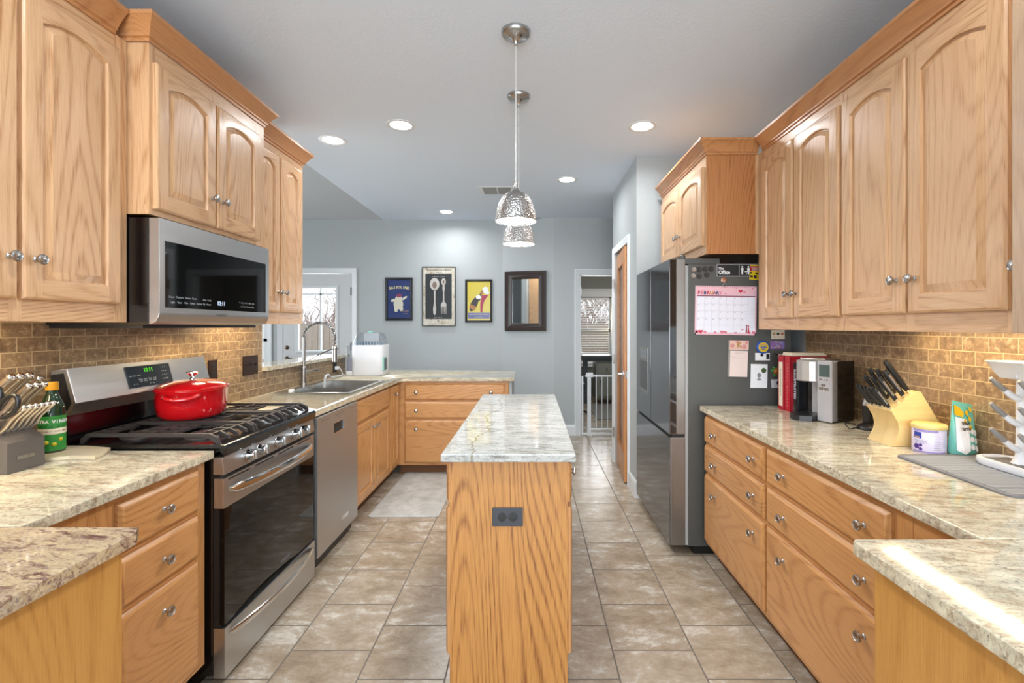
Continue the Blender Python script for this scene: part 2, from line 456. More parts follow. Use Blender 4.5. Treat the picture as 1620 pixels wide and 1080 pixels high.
# vaulted ceiling over the dining room, rising from the far wall towards the camera
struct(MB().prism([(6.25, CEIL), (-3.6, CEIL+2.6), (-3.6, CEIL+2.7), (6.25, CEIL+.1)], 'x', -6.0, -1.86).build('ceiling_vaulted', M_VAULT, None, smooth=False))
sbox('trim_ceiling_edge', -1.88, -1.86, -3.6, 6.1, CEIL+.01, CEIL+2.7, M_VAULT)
sbox('wall_left', -1.93, XL, -3.6, 3.25, 0, CEIL, M_WALL)
sbox('wall_left_low', -1.93, XL, 3.25, 4.72, 0, 1.044, M_WALL)
sbox('wall_right', XW, 1.73, -3.6, 3.82, 0, CEIL, M_WALL)
sbox('wall_left_outer', -6.12, -6.0, -3.6, 6.29, 0, 5.4, M_WALL)
# tiled backsplashes (thin tile layer on the walls)
sbox('wall_left_backsplash', XL, XL+.006, 1.0, 3.25, .86, 1.40, M_SUB)
sbox('wall_left_low_backsplash', XL, XL+.006, 3.25, 4.72, .86, 1.044, M_SUB)
sbox('wall_left_end_backsplash', -1.93, XL+.006, 3.25, 3.256, 1.075, 1.362, M_WALL)
sbox('wall_right_backsplash', XW-.006, XW, .3, 2.835, .86, 1.40, M_SUB)
# wall behind the camera with a wide window opening
m = MB()
m.box(-6.0, 1.73, -3.6, -3.48, 0, .55); m.box(-6.0, 1.73, -3.6, -3.48, 2.45, 5.4)
m.box(-6.0, -2.2, -3.6, -3.48, .55, 2.45); m.box(1.5, 1.73, -3.6, -3.48, .55, 2.45)
struct(m.build('wall_back', M_WALL, None, smooth=False))
# far wall with patio door and dining window
YB = 6.17
m = MB()
dx0, dx1, dz = -3.155, -2.28, 2.02            # patio door opening
wx0, wx1 = -4.6, -3.352                       # dining window opening
m.box(dx1, -.365, YB, YB+.12, 0, CEIL+.02)
m.box(dx0, dx1, YB, YB+.12, dz, CEIL+.02)
m.box(wx1, dx0, YB, YB+.12, 0, CEIL+.02)
m.box(wx0, wx1, YB, YB+.12, 2.0, CEIL+.02); m.box(wx0, wx1, YB, YB+.12, 0, .35)
m.box(-6.0, wx0, YB, YB+.12, 0, CEIL+.02)
struct(m.build('wall_far', M_WALL, None, smooth=False))
# angled wall, then the wall with the doorway
YD = 5.99
struct(MB().prism([(-.365, YB), (.277, YD), (.277, YD+.13), (-.365, YB+.12)], 'z', 0, CEIL).build('wall_angled', M_WALL, None, smooth=False))
ox0, ox1, oz = .600, 1.42, 1.985
m = MB(); m.box(.277, ox0, YD, YD+.12, 0, CEIL); m.box(ox0, ox1, YD, YD+.12, oz, CEIL); m.box(ox1, 3.2, YD, YD+.12, 0, CEIL)
struct(m.build('wall_doorway', M_WALL, None, smooth=False))
# pantry walls (the short wall beside the fridge and the one with the oak glass door)
XP = .828
m = MB(); m.box(XP, XP+.11, 3.82, 4.135, 0, CEIL); m.box(XP, XP+.11, 4.135, 4.80, 2.06, CEIL); m.box(XP, XP+.11, 4.80, 4.916, 0, CEIL)
m.box(XP+.11, 1.73, 3.82, 3.93, 0, CEIL); m.box(XP+.11, 3.2, 4.806, 4.916, 0, CEIL); m.box(1.62, 1.73, 3.93, 4.806, 0, CEIL)
struct(m.build('wall_pantry', M_WALL, None, smooth=False))
# baseboards
BBP = [(0, 0), (.016, 0), (.016, .10), (.010, .118), (.006, .13), (0, .13)]
def bboard(name, p0, p1, n):
    (x0, y0), (x1, y1) = p0, p1
    rings = [[(x+n[0]*a, y+n[1]*a, b) for a, b in BBP] for x, y in (p0, p1)]
    struct(MB().loft(rings).build(name, M_TRIM, None, 40))
bboard('baseboard_pantry_end', (XP-.016, 3.82), (1.60, 3.82), (0, -1))
bboard('baseboard_pantry_near', (XP, 3.82), (XP, 4.06), (-1, 0))
bboard('baseboard_pantry_far', (XP, 4.875), (XP, 4.93), (-1, 0))
bboard('baseboard_doorway', (.277, YD), (.535, YD), (0, -1))
bboard('baseboard_angled', (-.365, YB), (.277, YD), (-.27, -.963))
bboard('baseboard_far', (-2.20, YB), (-.365, YB), (0, -1))
bboard('baseboard_doorway_right', (1.49, YD), (3.1, YD), (0, -1))
# casings
def casing(name, T, u0, u1, zt, wd=.065, z0=0.0, sill=False):
    m = MB(T)
    P = [(0, 0), (wd, 0), (wd, .018), (wd-.008, .022), (wd-.022, .018), (.014, .012), (0, .010)]
    def prof(c, s, z): return c
    # left, right and head with a moulded profile
    m.loft([[(u0-a, b, z0) for a, b in P], [(u0-a, b, zt+a) for a, b in P], [(u1+a, b, zt+a) for a, b in P], [(u1+a, b, z0) for a, b in P]])
    if sill: m.box(u0-wd-.02, u1+wd+.02, 0, .05, z0-.03, z0)
    return struct(m.build(name, M_TRIM, None, 40))
casing('trim_patio_door', FR((0, YB, 0), (1,0,0), (0,-1,0)), dx0, dx1, dz)
casing('trim_dining_window', FR((0, YB, 0), (1,0,0), (0,-1,0)), wx0, wx1, 2.0, .06, .35, False)
casing('trim_doorway', FR((0, YD, 0), (1,0,0), (0,-1,0)), ox0, ox1, oz)
casing('trim_pantry_door', FR((XP, 0, 0), (0,1,0), (-1,0,0)), 4.135, 4.80, 2.06, .06)
m = MB(); m.box(ox0-.002, ox0+.012, YD, YD+.12, 0, oz); m.box(ox1-.012, ox1+.002, YD, YD+.12, 0, oz); m.box(ox0, ox1, YD, YD+.12, oz-.012, oz+.002)
o = m.build('trim_doorway_jamb', M_TRIM, None); struct(o)
for z in (.28, 1.02, 1.74):
    MB().box(ox0+.012, ox0+.016, YD+.002, YD+.035, z, z+.09).build('hinge', M_NICKEL, o)
# patio door (half-lite)
T = FR((0, YB+.03, 0), (1,0,0), (0,-1,0))
gx0, gx1, gz0, gz1 = -2.965, -2.47, 1.03, 1.838
m = MB(T)
m.box(dx0+.008, gx0, 0, .04, .01, dz-.008); m.box(gx1, dx1-.008, 0, .04, .01, dz-.008)
m.box(gx0, gx1, 0, .04, .01, gz0); m.box(gx0, gx1, 0, .04, gz1, dz-.008)
o = struct(m.build('door_1', M_DOORW, None, smooth=False))
def rframe(T, u0, u1, z0, z1, wd, w0, w1, mat, name, parent):
    P = [(-.0, w0), (wd, w0), (wd, w0+(w1-w0)*.6), (wd*.6, w1), (0, w1*.8+w0*.2)]
    m = MB(T); rings = []
    for (a, b, su, sz) in ((u0, z0, -1, -1), (u1, z0, 1, -1), (u1, z1, 1, 1), (u0, z1, -1, 1), (u0, z0, -1, -1)):
        rings.append([(a+su*p, q, b+sz*p) for p, q in P])
    m.loft(rings, 0, False, False)
    return m.build(name, mat, parent, 30)
rframe(T, gx0+.012, gx1-.012, gz0+.012, gz1-.012, .035, .038, .055, M_TRIM, 'glass_frame', o)
m = MB(T); m.box(-2.69, -2.665, .012, .028, gz0, gz1); m.box(gx0, gx1, .012, .028, 1.745, 1.763)
m.build('muntin', M_TRIM, o)
MB(T).box(gx0, gx1, .016, .022, gz0, gz1).build('glass', M_GLASS, o, smooth=False)
for z in (.94, 1.078):
    k = MB(T)
    if z > 1: k.lathe([(.026, 0), (.026, .006), (.018, .012), (.016, .02), (0, .022)], (-3.10, .04, z), (0,1,0), 20)
    else:
        k.lathe([(.026, 0), (.026, .006), (.012, .012), (.010, .04), (0, .042)], (-3.10, .04, z), (0,1,0), 20)
        k.tube([(-3.10, .078, z), (-3.06, .082, z+.002), (-2.99, .078, z-.004)], [.010, .009, .006], 10)
    k.build('door_handle' if z < 1 else 'deadbolt', M_DKBRONZE, o)
for z in (.25, 1.04, 1.74): MB(T).box(dx1-.012, dx1-.002, .036, .046, z, z+.10).build('hinge', M_RUBBER, o)
# dining window
T = FR((0, YB+.04, 0), (1,0,0), (0,-1,0))
m = MB(T)
for a, b, c, d in ((wx0, wx0+.05, .35, 2.0), (wx1-.05, wx1, .35, 2.0), (wx0, wx1, .35, .40), (wx0, wx1, 1.95, 2.0), (wx0, wx1, 1.15, 1.19)): m.box(a, b, 0, .04, c, d)
o = struct(m.build('window_1', M_TRIM, None)); MB(T).box(wx0+.05, wx1-.05, .014, .020, .40, 1.95).build('glass', M_GLASS, o, smooth=False)
# pantry door: oak frame round a tall glass pane, slightly ajar, hinged at the far side
ang = math.degrees(math.atan2(.846-.795, 4.80-4.15))
Tm = Matrix.Translation((XP+.058, 4.797, 0)) @ Matrix.Rotation(radians(-4.4), 4, 'Z')
class _M: pass
m = MB(Tm); W0, W1, L = -.005, .035, -.655
DT = Tm
m.box(W0-.035, W0, L, L+.11, .012, 2.03, 0, .002); m.box(W0-.035, W0, -.11, 0, .012, 2.03, 0, .002)
m.box(W0-.034, W0-.001, L+.11, -.11, .012, .25, 1); m.box(W0-.034, W0-.001, L+.11, -.11, 1.90, 2.03, 1)
o = struct(m.build('door_2', [oak('oak_door_v', 'c98a4c', '94592a', 'z', .6), oak('oak_door_h', 'c98a4c', '94592a', 'y', .6)], None, 30))
MB(Tm).box(W0-.022, W0-.014, L+.105, -.105, .245, 1.905).build('glass', glass('frosted_pane', (.72, .80, .84, 1), .22, .15), o, smooth=False)
m = MB(Tm)
for a, b in ((L+.105, L+.118), (-.118, -.105)): m.box(W0-.040, W0+.004, a, b, .245, 1.905, 0, .002)
m.box(W0-.040, W0+.004, L+.118, -.118, .245, .258); m.box(W0-.040, W0+.004, L+.118, -.118, 1.892, 1.905)
m.build('glass_bead', oak('oak_bead', 'b9793f', '8a5428', 'z', .5), o, 30)
k = MB(Tm); k.lathe([(.030, 0), (.030, .006), (.012, .012), (.011, .045), (0, .047)], (W0-.035, L+.06, .935), (-1,0,0), 20)
k.tube([(W0-.075, L+.06, .935), (W0-.080, L+.10, .937), (W0-.074, L+.165, .932)], [.010, .010, .007], 10)
k.box(W0-.030, W0-.006, L-.0015, L+.001, .905, .965)
k.build('door_handle', M_CHROME, o)
h = MB()
for z in (.26, .98, 1.72): h.box(XP-.014, XP-.0, 4.782, 4.815, z, z+.09)
for z in (.26, .98, 1.72): MB().box(XP-.026, XP-.012, 4.780, 4.806, z, z+.09, 0, .002).build('hinge', M_NICKEL, o)
h.bm.free()

# ---- room beyond the doorway
sbox('wall_far_room', .0, .9, 9.2, 9.32, 0, CEIL, M_OLIVE); 
m = MB(); m.box(.9, 1.50, 9.2, 9.32, 0, .62); m.box(.9, 1.50, 9.2, 9.32, 1.90, CEIL); m.box(1.50, 4.0, 9.2, 9.32, 0, CEIL)
struct(m.build('wall_far_room_window', M_OLIVE, None, smooth=False))
sbox('wall_far_room_left', -.1, 0, 6.11, 9.32, 0, CEIL, M_OLIVE); sbox('wall_far_room_right', 3.1, 3.2, 4.9, 9.32, 0, CEIL, M_OLIVE)
sbox('ceiling_far_room', -.1, 3.2, 6.02, 9.32, CEIL, CEIL+.08, M_CEIL)
T = FR((0, 9.2, 0), (1,0,0), (0,-1,0))
m = MB(T)
m.box(.82, .90, 0, .02, .60, 2.0); m.box(1.50, 1.58, 0, .02, .60, 2.0); m.box(.80, 1.60, 0, .03, 1.90, 2.02); m.box(.80, 1.60, 0, .045, 2.02, 2.05); m.box(.80, 1.60, 0, .06, .585, .62)
struct(m.build('trim_far_window', M_TRIM, None, 30))
m = MB(T)
for a, b, c, d in ((.90, .93, .62, 1.90), (1.47, 1.50, .62, 1.90), (.90, 1.50, .62, .66), (.90, 1.50, 1.86, 1.90), (.90, 1.50, 1.24, 1.29)): m.box(a, b, -.06, -.02, c, d)
o = struct(m.build('window_2', M_TRIM, None)); MB(T).box(.93, 1.47, -.045, -.040, .66, 1.86).build('glass', M_GLASS, o, smooth=False)
m = MB(T)
for i in range(26):
    z = .66+i*.046
    m.prism([(-.012, z+.004), (.012, z-.004), (.012, z-.002), (-.012, z+.006)], 'x', .925, 1.475)
    # slats are part of one blind
m.box(.92, 1.48, -.02, .015, 1.85, 1.885); m.box(.925, 1.475, -.012, .012, .635, .65)
bl = m.build('window_blind', M_TRIM, None); bl['kind'] = 'thing'; tag(bl, 'white horizontal slat blind across the far room window', 'blind')

# ================================================================== outdoors
M_PLANK = oak('weathered_fence_wood', 'a5968a', '786a60', 'z', .5)
M_BARK = plain('tree_bark', '9a8b7e', .9, 0, .3, 30)
t = NT('grass_ground'); n1 = t.noise(t.coords(), 3, 6, .7); gm = t.fin(t.ramp(n1, [(.35, srgb('5f7038')), (.6, srgb('8f8f5c')), (.75, srgb('b0a27e'))]), .9)
struct(MB().box(-14, 9, 6.35, 22, -.40, -.30).build('ground_outside', gm, None, smooth=False))
f = root('wooden_fence', (-3, 12.4, -.30), 'weathered board fence standing at the far side of the yard', 'fence')
m = MB()
for i in range(150):
    x = -14+i*.15; m.box(x, x+.142, 12.4, 12.42, -.30, 1.42+R.uniform(-.01, .01))
m.build('boards', M_PLANK, f, smooth=False)
m = MB(); m.box(-14, 8.5, 12.42, 12.46, .0, .09); m.box(-14, 8.5, 12.42, 12.46, 1.1, 1.19); m.build('rail', M_PLANK, f, smooth=False)
def tree(x, y, h, label, seed):
    r = random.Random(seed); m = MB()
    def br(p, d, L, rad, k):
        n = 4; pts = [p]
        for i in range(n):
            d = (d + Vector((r.uniform(-.18, .18), r.uniform(-.18, .18), r.uniform(-.05, .12)))).normalized()
            pts.append(pts[-1] + d*L/n)
        m.tube(pts, [rad*(1-.45*i/n) for i in range(n+1)], 5)
        if k == 0: return
        for j in range(4 if k > 1 else 5):
            a = r.uniform(0, 2*pi); q = pts[r.randint(2, n)]
            nd = (d*.7 + Vector((cos(a)*.75, sin(a)*.75, r.uniform(-.15, .45)))).normalized()
            br(q, nd, L*r.uniform(.55, .8), rad*.52, k-1)
    br(Vector((x, y, -.32)), Vector((0, 0, 1)), h*.42, .085, 5)
    return solo(m, 'bare_tree', M_BARK, (x, y, -.32), label, 'tree', 'bare trees beyond the glass', smooth=False)
tree(-6.9, 21.0, 5.5, 'bare winter tree behind the fence, seen through the left part of the patio door glass', 3)
tree(2.4, 21.0, 5.0, 'bare winter tree seen through the blind of the far room window', 9)
m = MB(); r = random.Random(4)
for (xa, xb, n_) in ((-9.5, -4.2, 900), (.3, 4.0, 700)):
    for k_ in range(n_):
        x, y = r.uniform(xa, xb), r.uniform(13.3, 14.3); z = -.3; p = Vector((x, y, z+r.uniform(0, 1.4))); d = Vector((r.uniform(-.7, .7), r.uniform(-.2, .2), 1)).normalized(); pts = [p]
        for q_ in range(4):
            d = (d+Vector((r.uniform(-.45, .45), r.uniform(-.2, .2), r.uniform(-.1, .2)))).normalized(); pts.append(pts[-1]+d*r.uniform(.2, .5))
        m.tube(pts, [.013, .011, .009, .006, .003], 4)
o = solo(m, 'bare_thicket', plain('thicket_twigs', 'b3a197', .9, 0, .25, 8), (-2.5, 13.3, -.3), 'tangle of bare winter twigs rising behind the board fence', 'thicket', smooth=False); o['kind'] = 'stuff'

# ================================================================== countertops
def counter(name, pts, mat, loc, label, hole=None):
    m = MB(); m.prism(pts, 'z', .858, .888, 0, .005, 2)
    o = m.build(name, mat, None, 30)
    if hole:
        c = MB().box(*hole, .80, .95).build('cut', mat, None)
        md = o.modifiers.new('b', 'BOOLEAN'); md.object = c; md.operation = 'DIFFERENCE'; md.solver = 'EXACT'
        dg = bpy.context.evaluated_depsgraph_get(); me = D.meshes.new_from_object(o.evaluated_get(dg))
        o.modifiers.clear(); o.data = me; D.objects.remove(c, do_unlink=True)
    o.data.transform(Matrix.Translation(-Vector(loc))); o.location = loc
    return tag(o, label, 'countertop')
XB = XL+.007
counter('granite_countertop', [(XB, 1.117), (-1.175, 1.117), (-1.175, 1.797), (XB, 1.797)], G_MAIN, (-1.49, 1.45, .858), 'cream granite countertop left of the range, under the steel knife block')
counter('granite_countertop', [(XB, .35), (-.90, .35), (-.885, .36), (-.883, 1.085), (-.90, 1.113), (XB, 1.116)], G_RED, (-1.35, .75, .858), 'purple-veined granite peninsula countertop at the left edge of the photo')
SK = (-1.742, -1.250, 3.325, 4.075)
counter('granite_countertop', [(XB, 2.580), (-1.163, 2.580), (-1.163, 4.27), (-1.15, 4.31), (-1.11, 4.33), (-.155, 4.33), (-.155, 4.98), (-1.30, 5.18), (XB, 5.2)], G_MAIN, (-1.49, 3.6, .858), 'L-shaped granite countertop around the sink and along the far drawers', SK)
counter('granite_countertop', [(-.325, 1.746), (.160, 1.746), (.160, 3.28), (-.325, 3.28)], G_ISL, (-.083, 2.5, .858), 'grey-white granite countertop on top of the narrow island')
counter('granite_countertop', [(XW-.007, 1.053), (.976, 1.053), (.976, 2.812), (XW-.007, 2.812)], G_MAIN, (1.29, 1.9, .858), 'long granite countertop along the right wall under the coffee maker')
counter('granite_countertop', [(XW-.007, .35), (.70, .35), (.69, .36), (.69, 1.040), (.70, 1.052), (XW-.007, 1.052)], G_MAIN, (1.1, .75, .858), 'granite peninsula countertop at the right edge of the photo, with a light streak reflected')
m = MB().box(-2.02, XL+.035, 3.257, 4.76, 1.045, 1.075, 0, .005)
solo(m, 'granite_ledge', G_MAIN, (-1.9, 4.0, 1.045), 'raised granite ledge on the low tiled wall behind the sink', 'ledge')

# ================================================================== base cabinets
ZT, ZB = .857, .10
DR = [(.684, .829), (.519, .667), (.122, .501)]       # drawer heights
TL = FR((-1.21, 0, 0), (0,1,0), (1,0,0)); dL = .595
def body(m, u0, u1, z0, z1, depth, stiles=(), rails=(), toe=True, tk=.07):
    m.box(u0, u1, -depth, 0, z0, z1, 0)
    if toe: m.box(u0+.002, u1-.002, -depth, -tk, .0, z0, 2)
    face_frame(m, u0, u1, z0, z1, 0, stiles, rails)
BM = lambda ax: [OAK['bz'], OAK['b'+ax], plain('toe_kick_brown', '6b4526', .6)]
# left, near the range
c = root('base_cabinet', (-1.5, 1.5, 0), 'oak base cabinet of three drawers just left of the range', 'cabinet')
m = MB(TL); body(m, 1.275, 1.795, ZB, ZT, dL, ((1.275, 1.40), (1.752, 1.795)), ((1.40, 1.752, .834, ZT), (1.40, 1.752, .668, .684), (1.40, 1.752, .50, .518), (1.40, 1.752, ZB, .122)))
m.box(1.119, 1.275, -.02, 0, .79, ZT, 1); m.box(1.119, 1.275, -.30, -.28, .1, ZT, 2); m.box(1.119, 1.275, -.28, -.02, .1, .12, 0)
m.build('cabinet_body', BM('y'), c, smooth=False)
for a, b in DR:
    z = (a+b)/2 if b-a < .3 else b-.075
    drawer(TL, c, 1.407, 1.745, a, b, .0015, 'y', 'b', [(1.572, z)])
# left peninsula end
c = root('peninsula_cabinet', (-1.35, .75, 0), 'oak-panelled peninsula cabinet at the lower left corner of the photo', 'cabinet')
MB().box(XL+.01, -.915, .40, 1.075, 0, ZT, 0).build('cabinet_body', M_PLY2, c, smooth=False)
m = MB(); m.box(-.9145, -.909, .40, 1.078, .0, ZT, 0, .001); m.build('end_panel', M_PLY2, c)
c = root('peninsula_cabinet', (1.15, .75, 0), 'oak-panelled peninsula cabinet at the lower right corner of the photo', 'cabinet')
MB().box(.735, XW-.01, .40, 1.028, 0, ZT, 0).build('cabinet_body', M_PLY2, c, smooth=False)
m = MB(); m.box(.729, .7345, .40, 1.031, .0, ZT, 0, .001); m.build('end_panel', M_PLY2, c)
# sink base and corner
c = root('sink_base_cabinet', (-1.5, 3.75, 0), 'oak sink cabinet with false front, two doors and a narrow door', 'cabinet')
T = FR((-1.20, 0, 0), (0,1,0), (1,0,0))
m = MB(T); m.box(3.222, 4.42, -.03, 0, ZB, ZT); m.box(3.222, 3.24, -.60, -.03, ZB, ZT); m.box(3.24, 4.42, -.60, -.03, ZB, ZB+.02); m.box(3.222, 4.42, -.60, -.07, 0, ZB, 2)
face_frame(m, 3.222, 4.42, ZB, ZT, 0, ((3.222, 3.262), (4.05, 4.08), (4.335, 4.372)), ((3.262, 4.335, .834, ZT), (3.262, 4.05, .66, .684), (3.262, 4.335, ZB, .124)))
m.build('cabinet_body', BM('y'), c, smooth=False)
d = MB(T); slab_mesh(d, 3.258, 4.052, .680, .832, .0015); d.build('false_front', OAK['by'], c, 40)
door(T, c, 3.258, 3.648, .122, .664, .0015, 'y', 'b', 0, (3.612, .60))
door(T, c, 3.662, 4.052, .122, .664, .0015, 'y', 'b', 0, (3.698, .60))
door(T, c, 4.085, 4.330, .122, .830, .0015, 'y', 'b', 0, (4.205, .755), stile=.048)
# far peninsula
c = root('drawer_base_cabinet', (-.7, 4.7, 0), 'wide oak drawer cabinet in the far peninsula facing the camera', 'cabinet')
T = FR((0, 4.37, 0), (1,0,0), (0,-1,0))
m = MB(T); body(m, -1.195, -.203, ZB, ZT, .55, ((-1.195, -1.14), (-.24, -.203)), ((-1.14, -.24, .834, ZT), (-1.14, -.24, .668, .684), (-1.14, -.24, .50, .518), (-1.14, -.24, ZB, .122)))
m.build('cabinet_body', BM('x'), c, smooth=False)
for a, b in DR:
    z = (a+b)/2 if b-a < .3 else b-.075
    drawer(T, c, -1.137, -.243, a, b, .0015, 'x', 'b', [(-1.03, z), (-.36, z)])
MB().box(-1.80, -.176, 4.93, 5.00, 0, ZT).build('back_panel', M_WALL, c, label='grey painted back panel of the peninsula')
MB().box(-.200, -.176, 4.385, 4.93, 0, ZT).build('side_panel', M_WALL, c, label='grey painted side panel of the peninsula')
# island
c = root('kitchen_island', (-.083, 2.52, 0), 'narrow oak kitchen island standing in the middle of the tiled floor', 'kitchen island')
m = MB(); m.box(-.298, .132, 1.792, 3.25, .10, ZT, 0); m.box(-.29, .125, 1.80, 3.24, 0, .10, 0); m.build('cabinet_body', [OAK['bz']], c, smooth=False)
MB().box(-.300, .134, 1.786, 1.7915, .0, ZT, 0, .001).build('end_panel', M_PLY, c)
for X, s in ((-.298, -1), (.132, 1)):
    T = FR((X, 0, 0), (0,1,0), (s,0,0))
    for k in range(3):
        u = 1.815+k*.475
        drawer(T, c, u, u+.455, .690, .838, .0005, 'y', 'b', [(u+.17, .755)])
        door(T, c, u, u+.455, .125, .672, .0005, 'y', 'b', 0, (u+.40, .58))
T = FR((0, 1.7855, 0), (1,0,0), (0,-1,0))
def outlet(T, u, z, w, h, mat, label, horizontal, kind='outlet', gangs=1, dark=M_RUBBER):
    m = MB(T); m.box(u-w/2, u+w/2, .0002, .006, z-h/2, z+h/2, 0, .002); o = m.build(kind, [mat], None)
    loc = T @ Vector((u, 0, z)); o.data.transform(Matrix.Translation(-loc)); o.location = loc; tag(o, label, 'outlet' if kind == 'wall_outlet' else 'switch')
    if kind == 'wall_outlet':
        for s in (-1, 1):
            cu, cz = (u+s*w*.18, z) if horizontal else (u, z+s*h*.18)
            r = MB(T); r.lathe([(.0165, 0), (.0165, .0015), (0, .002)], (cu, .006, cz), (0,1,0), 20, 0, 1, 1)
            so = r.build('socket', [dark], o)
            sl = MB(T)
            for dd in (-.006, .006):
                if horizontal: sl.box(cu-.005, cu+.004, .008, .0086, cz+dd-.001, cz+dd+.001)
                else: sl.box(cu+dd-.001, cu+dd+.001, .008, .0086, cz-.004, cz+.005)
            sl.build('slot', M_INK, so)
        MB(T).lathe([(.003, 0), (.003, .001), (0, .0012)], (u, .006, z), (0,1,0), 10).build('screw', M_IRON, o)
    else:
        for g in range(gangs):
            gu = u-w/2+w*(g+.5)/gangs
            MB(T).box(gu-.004, gu+.004, .006, .014, z-.003, z+.010, 0, .001).build('toggle', M_RUBBER, o)
            for dz_ in (-.03, .03): MB(T).lathe([(.003, 0), (.003, .001), (0, .0012)], (gu, .006, z+dz_), (0,1,0), 10).build('screw', M_IRON, o)
    return o
outlet(T, -.087, .648, .112, .068, plain('slate_outlet_plate', '35383f', .4), 'dark grey double outlet in the end panel of the island', True, 'wall_outlet')
# right base cabinets
TR = FR((1.011, 0, 0), (0,1,0), (-1,0,0)); dR = .590
for i, (u0, u1, d0, d1, ks, lab) in enumerate(((2.068, 2.80, 2.085, 2.785, (2.615, 2.165), 'oak base cabinet of three wide drawers beside the refrigerator'),
                           (1.285, 2.066, 1.352, 2.052, (1.905, 1.443), 'oak base cabinet of three wide drawers next to the right peninsula'))):
    c = root('base_cabinet', (1.3, (u0+u1)/2, 0), lab, 'cabinet')
    m = MB(TR); body(m, u0, u1, ZB, ZT, dR, ((u0, d0), (d1, u1)), ((d0, d1, .834, ZT), (d0, d1, .668, .684), (d0, d1, .50, .518), (d0, d1, ZB, .122)))
    if i == 1:
        m.box(1.055, 1.285, -.02, 0, .79, ZT, 1); m.box(1.055, 1.285, -.30, -.28, .1, ZT, 2); m.box(1.055, 1.285, -.28, -.02, .1, .12, 0); m.box(1.20, 1.285, -.02, 0, .1, .79, 0)
    m.build('cabinet_body', BM('y'), c, smooth=False)
    for a, b in DR:
        z = (a+b)/2 if b-a < .3 else b-.075
        drawer(TR, c, d0-.003, d1+.003, a, b, .0015, 'y', 'b', [(k, z) for k in ks])

# ================================================================== wall cabinets
def upper(name, T, loc, label, u0, u1, z0, z1, depth, doors, ax, tone='u', dz=None, side=None, drk=None):
    c = root(name, loc, label, 'cabinet')
    m = MB(T); m.box(u0, u1, -depth, 0, z0+.035, z1, 0)
    m.box(u0, u1, -.02, 0, z0, z0+.0348, 1); m.box(u0, u0+.016, -depth, -.02, z0, z0+.0348, 0); m.box(u1-.016, u1, -depth, -.02, z0, z0+.0348, 0)
    st = [(u0, doors[0][0]+.012)] + [(a[1]-.012, b[0]+.012) for a, b in zip(doors, doors[1:])] + [(doors[-1][1]-.012, u1)]
    face_frame(m, u0, u1, z0, z1, 0, st, ((u0+.03, u1-.03, z0, dz[0]+.012), (u0+.03, u1-.03, dz[1]-.012, z1)))
    m.build('cabinet_body', [OAK[tone+'z'] if side is None else side, OAK[tone+ax]], c, smooth=False)
    for d in doors: door(T, c, d[0], d[1], dz[0], dz[1], .0015, ax, tone, .030, (d[2], d[3]), railt=.046)
    return c
TU = FR((-1.50, 0, 0), (0,1,0), (1,0,0)); TM = FR((-1.42, 0, 0), (0,1,0), (1,0,0))
KZ = 1.547
upper('wall_cabinet', TU, (-1.66, 1.4, 1.362), 'tall oak wall cabinet at the left edge, nearest the camera', 1.045, 1.798, 1.362, 2.40, .303,
      ((1.06, 1.402, 1.374, KZ), (1.416, 1.755, 1.448, KZ)), 'y', dz=(1.428, 2.345))
upper('wall_cabinet', TM, (-1.6, 2.19, 1.765), 'deep two-door oak wall cabinet above the microwave', 1.802, 2.575, 1.765, 2.40, .383,
      ((1.818, 2.158, 2.128, 1.907), (2.172, 2.512, 2.202, 1.907)), 'y', dz=(1.787, 2.335))
upper('wall_cabinet', TU, (-1.66, 2.88, 1.362), 'narrow two-door oak wall cabinet right of the microwave', 2.578, 3.18, 1.362, 2.40, .303,
      ((2.60, 2.862, 2.836, KZ), (2.876, 3.135, 2.902, KZ)), 'y', dz=(1.428, 2.345))
TUR = FR((1.30, 0, 0), (0,1,0), (-1,0,0))
upper('wall_cabinet', TUR, (1.45, 2.4, 1.329), 'two-door oak wall cabinet on the right wall next to the fridge', 2.018, 2.772, 1.329, 2.33, .303,
      ((2.030, 2.372, 2.346, 1.507), (2.388, 2.706, 2.414, 1.507)), 'y', dz=(1.389, 2.272))
upper('wall_cabinet', TUR, (1.45, 1.65, 1.329), 'two-door oak wall cabinet on the right wall above the knife block', 1.290, 2.016, 1.329, 2.33, .303,
      ((1.310, 1.656, 1.622, 1.507), (1.668, 2.008, 1.702, 1.507)), 'y', dz=(1.392, 2.272))
upper('wall_cabinet', TUR, (1.45, 1.14, 1.329), 'oak wall cabinet at the right edge whose door edge and knob just show', 1.0, 1.288, 1.329, 2.33, .303,
      ((1.01, 1.284, 1.266, 1.507),), 'y', dz=(1.392, 2.272))
c = root('tall_end_panel', (1.29, .84, 1.33), 'greyish oak cabinet edge hanging at the far right border of the photo', 'cabinet')
m = MB(); m.box(.982, 1.60, .70, .992, 1.334, 2.42, 0, .002); m.build('cabinet_body', [M_TALL], c)
TF = FR((1.0, 0, 0), (0,1,0), (-1,0,0))
upper('wall_cabinet', TF, (1.3, 3.24, 1.761), 'deep oak wall cabinet above the refrigerator with a plain side panel', 2.775, 3.71, 1.761, 2.33, .603,
      ((2.800, 3.225, 3.195, 1.935), (3.240, 3.675, 3.270, 1.935)), 'y', dz=(1.812, 2.266), side=None)
# right-hand side panel of the fridge cabinet (redder oak, faces the camera)
sp = MB(); sp.box(1.001, 1.279, 2.7725, 2.7745, 1.761, 2.329)
q = sp.build('side_panel', M_SIDE, None); par = [o for o in D.objects if o.get('label', '').startswith('deep oak wall cabinet above the refr')][0]
q.data.transform(Matrix.Translation(-par.location)); q.parent = par
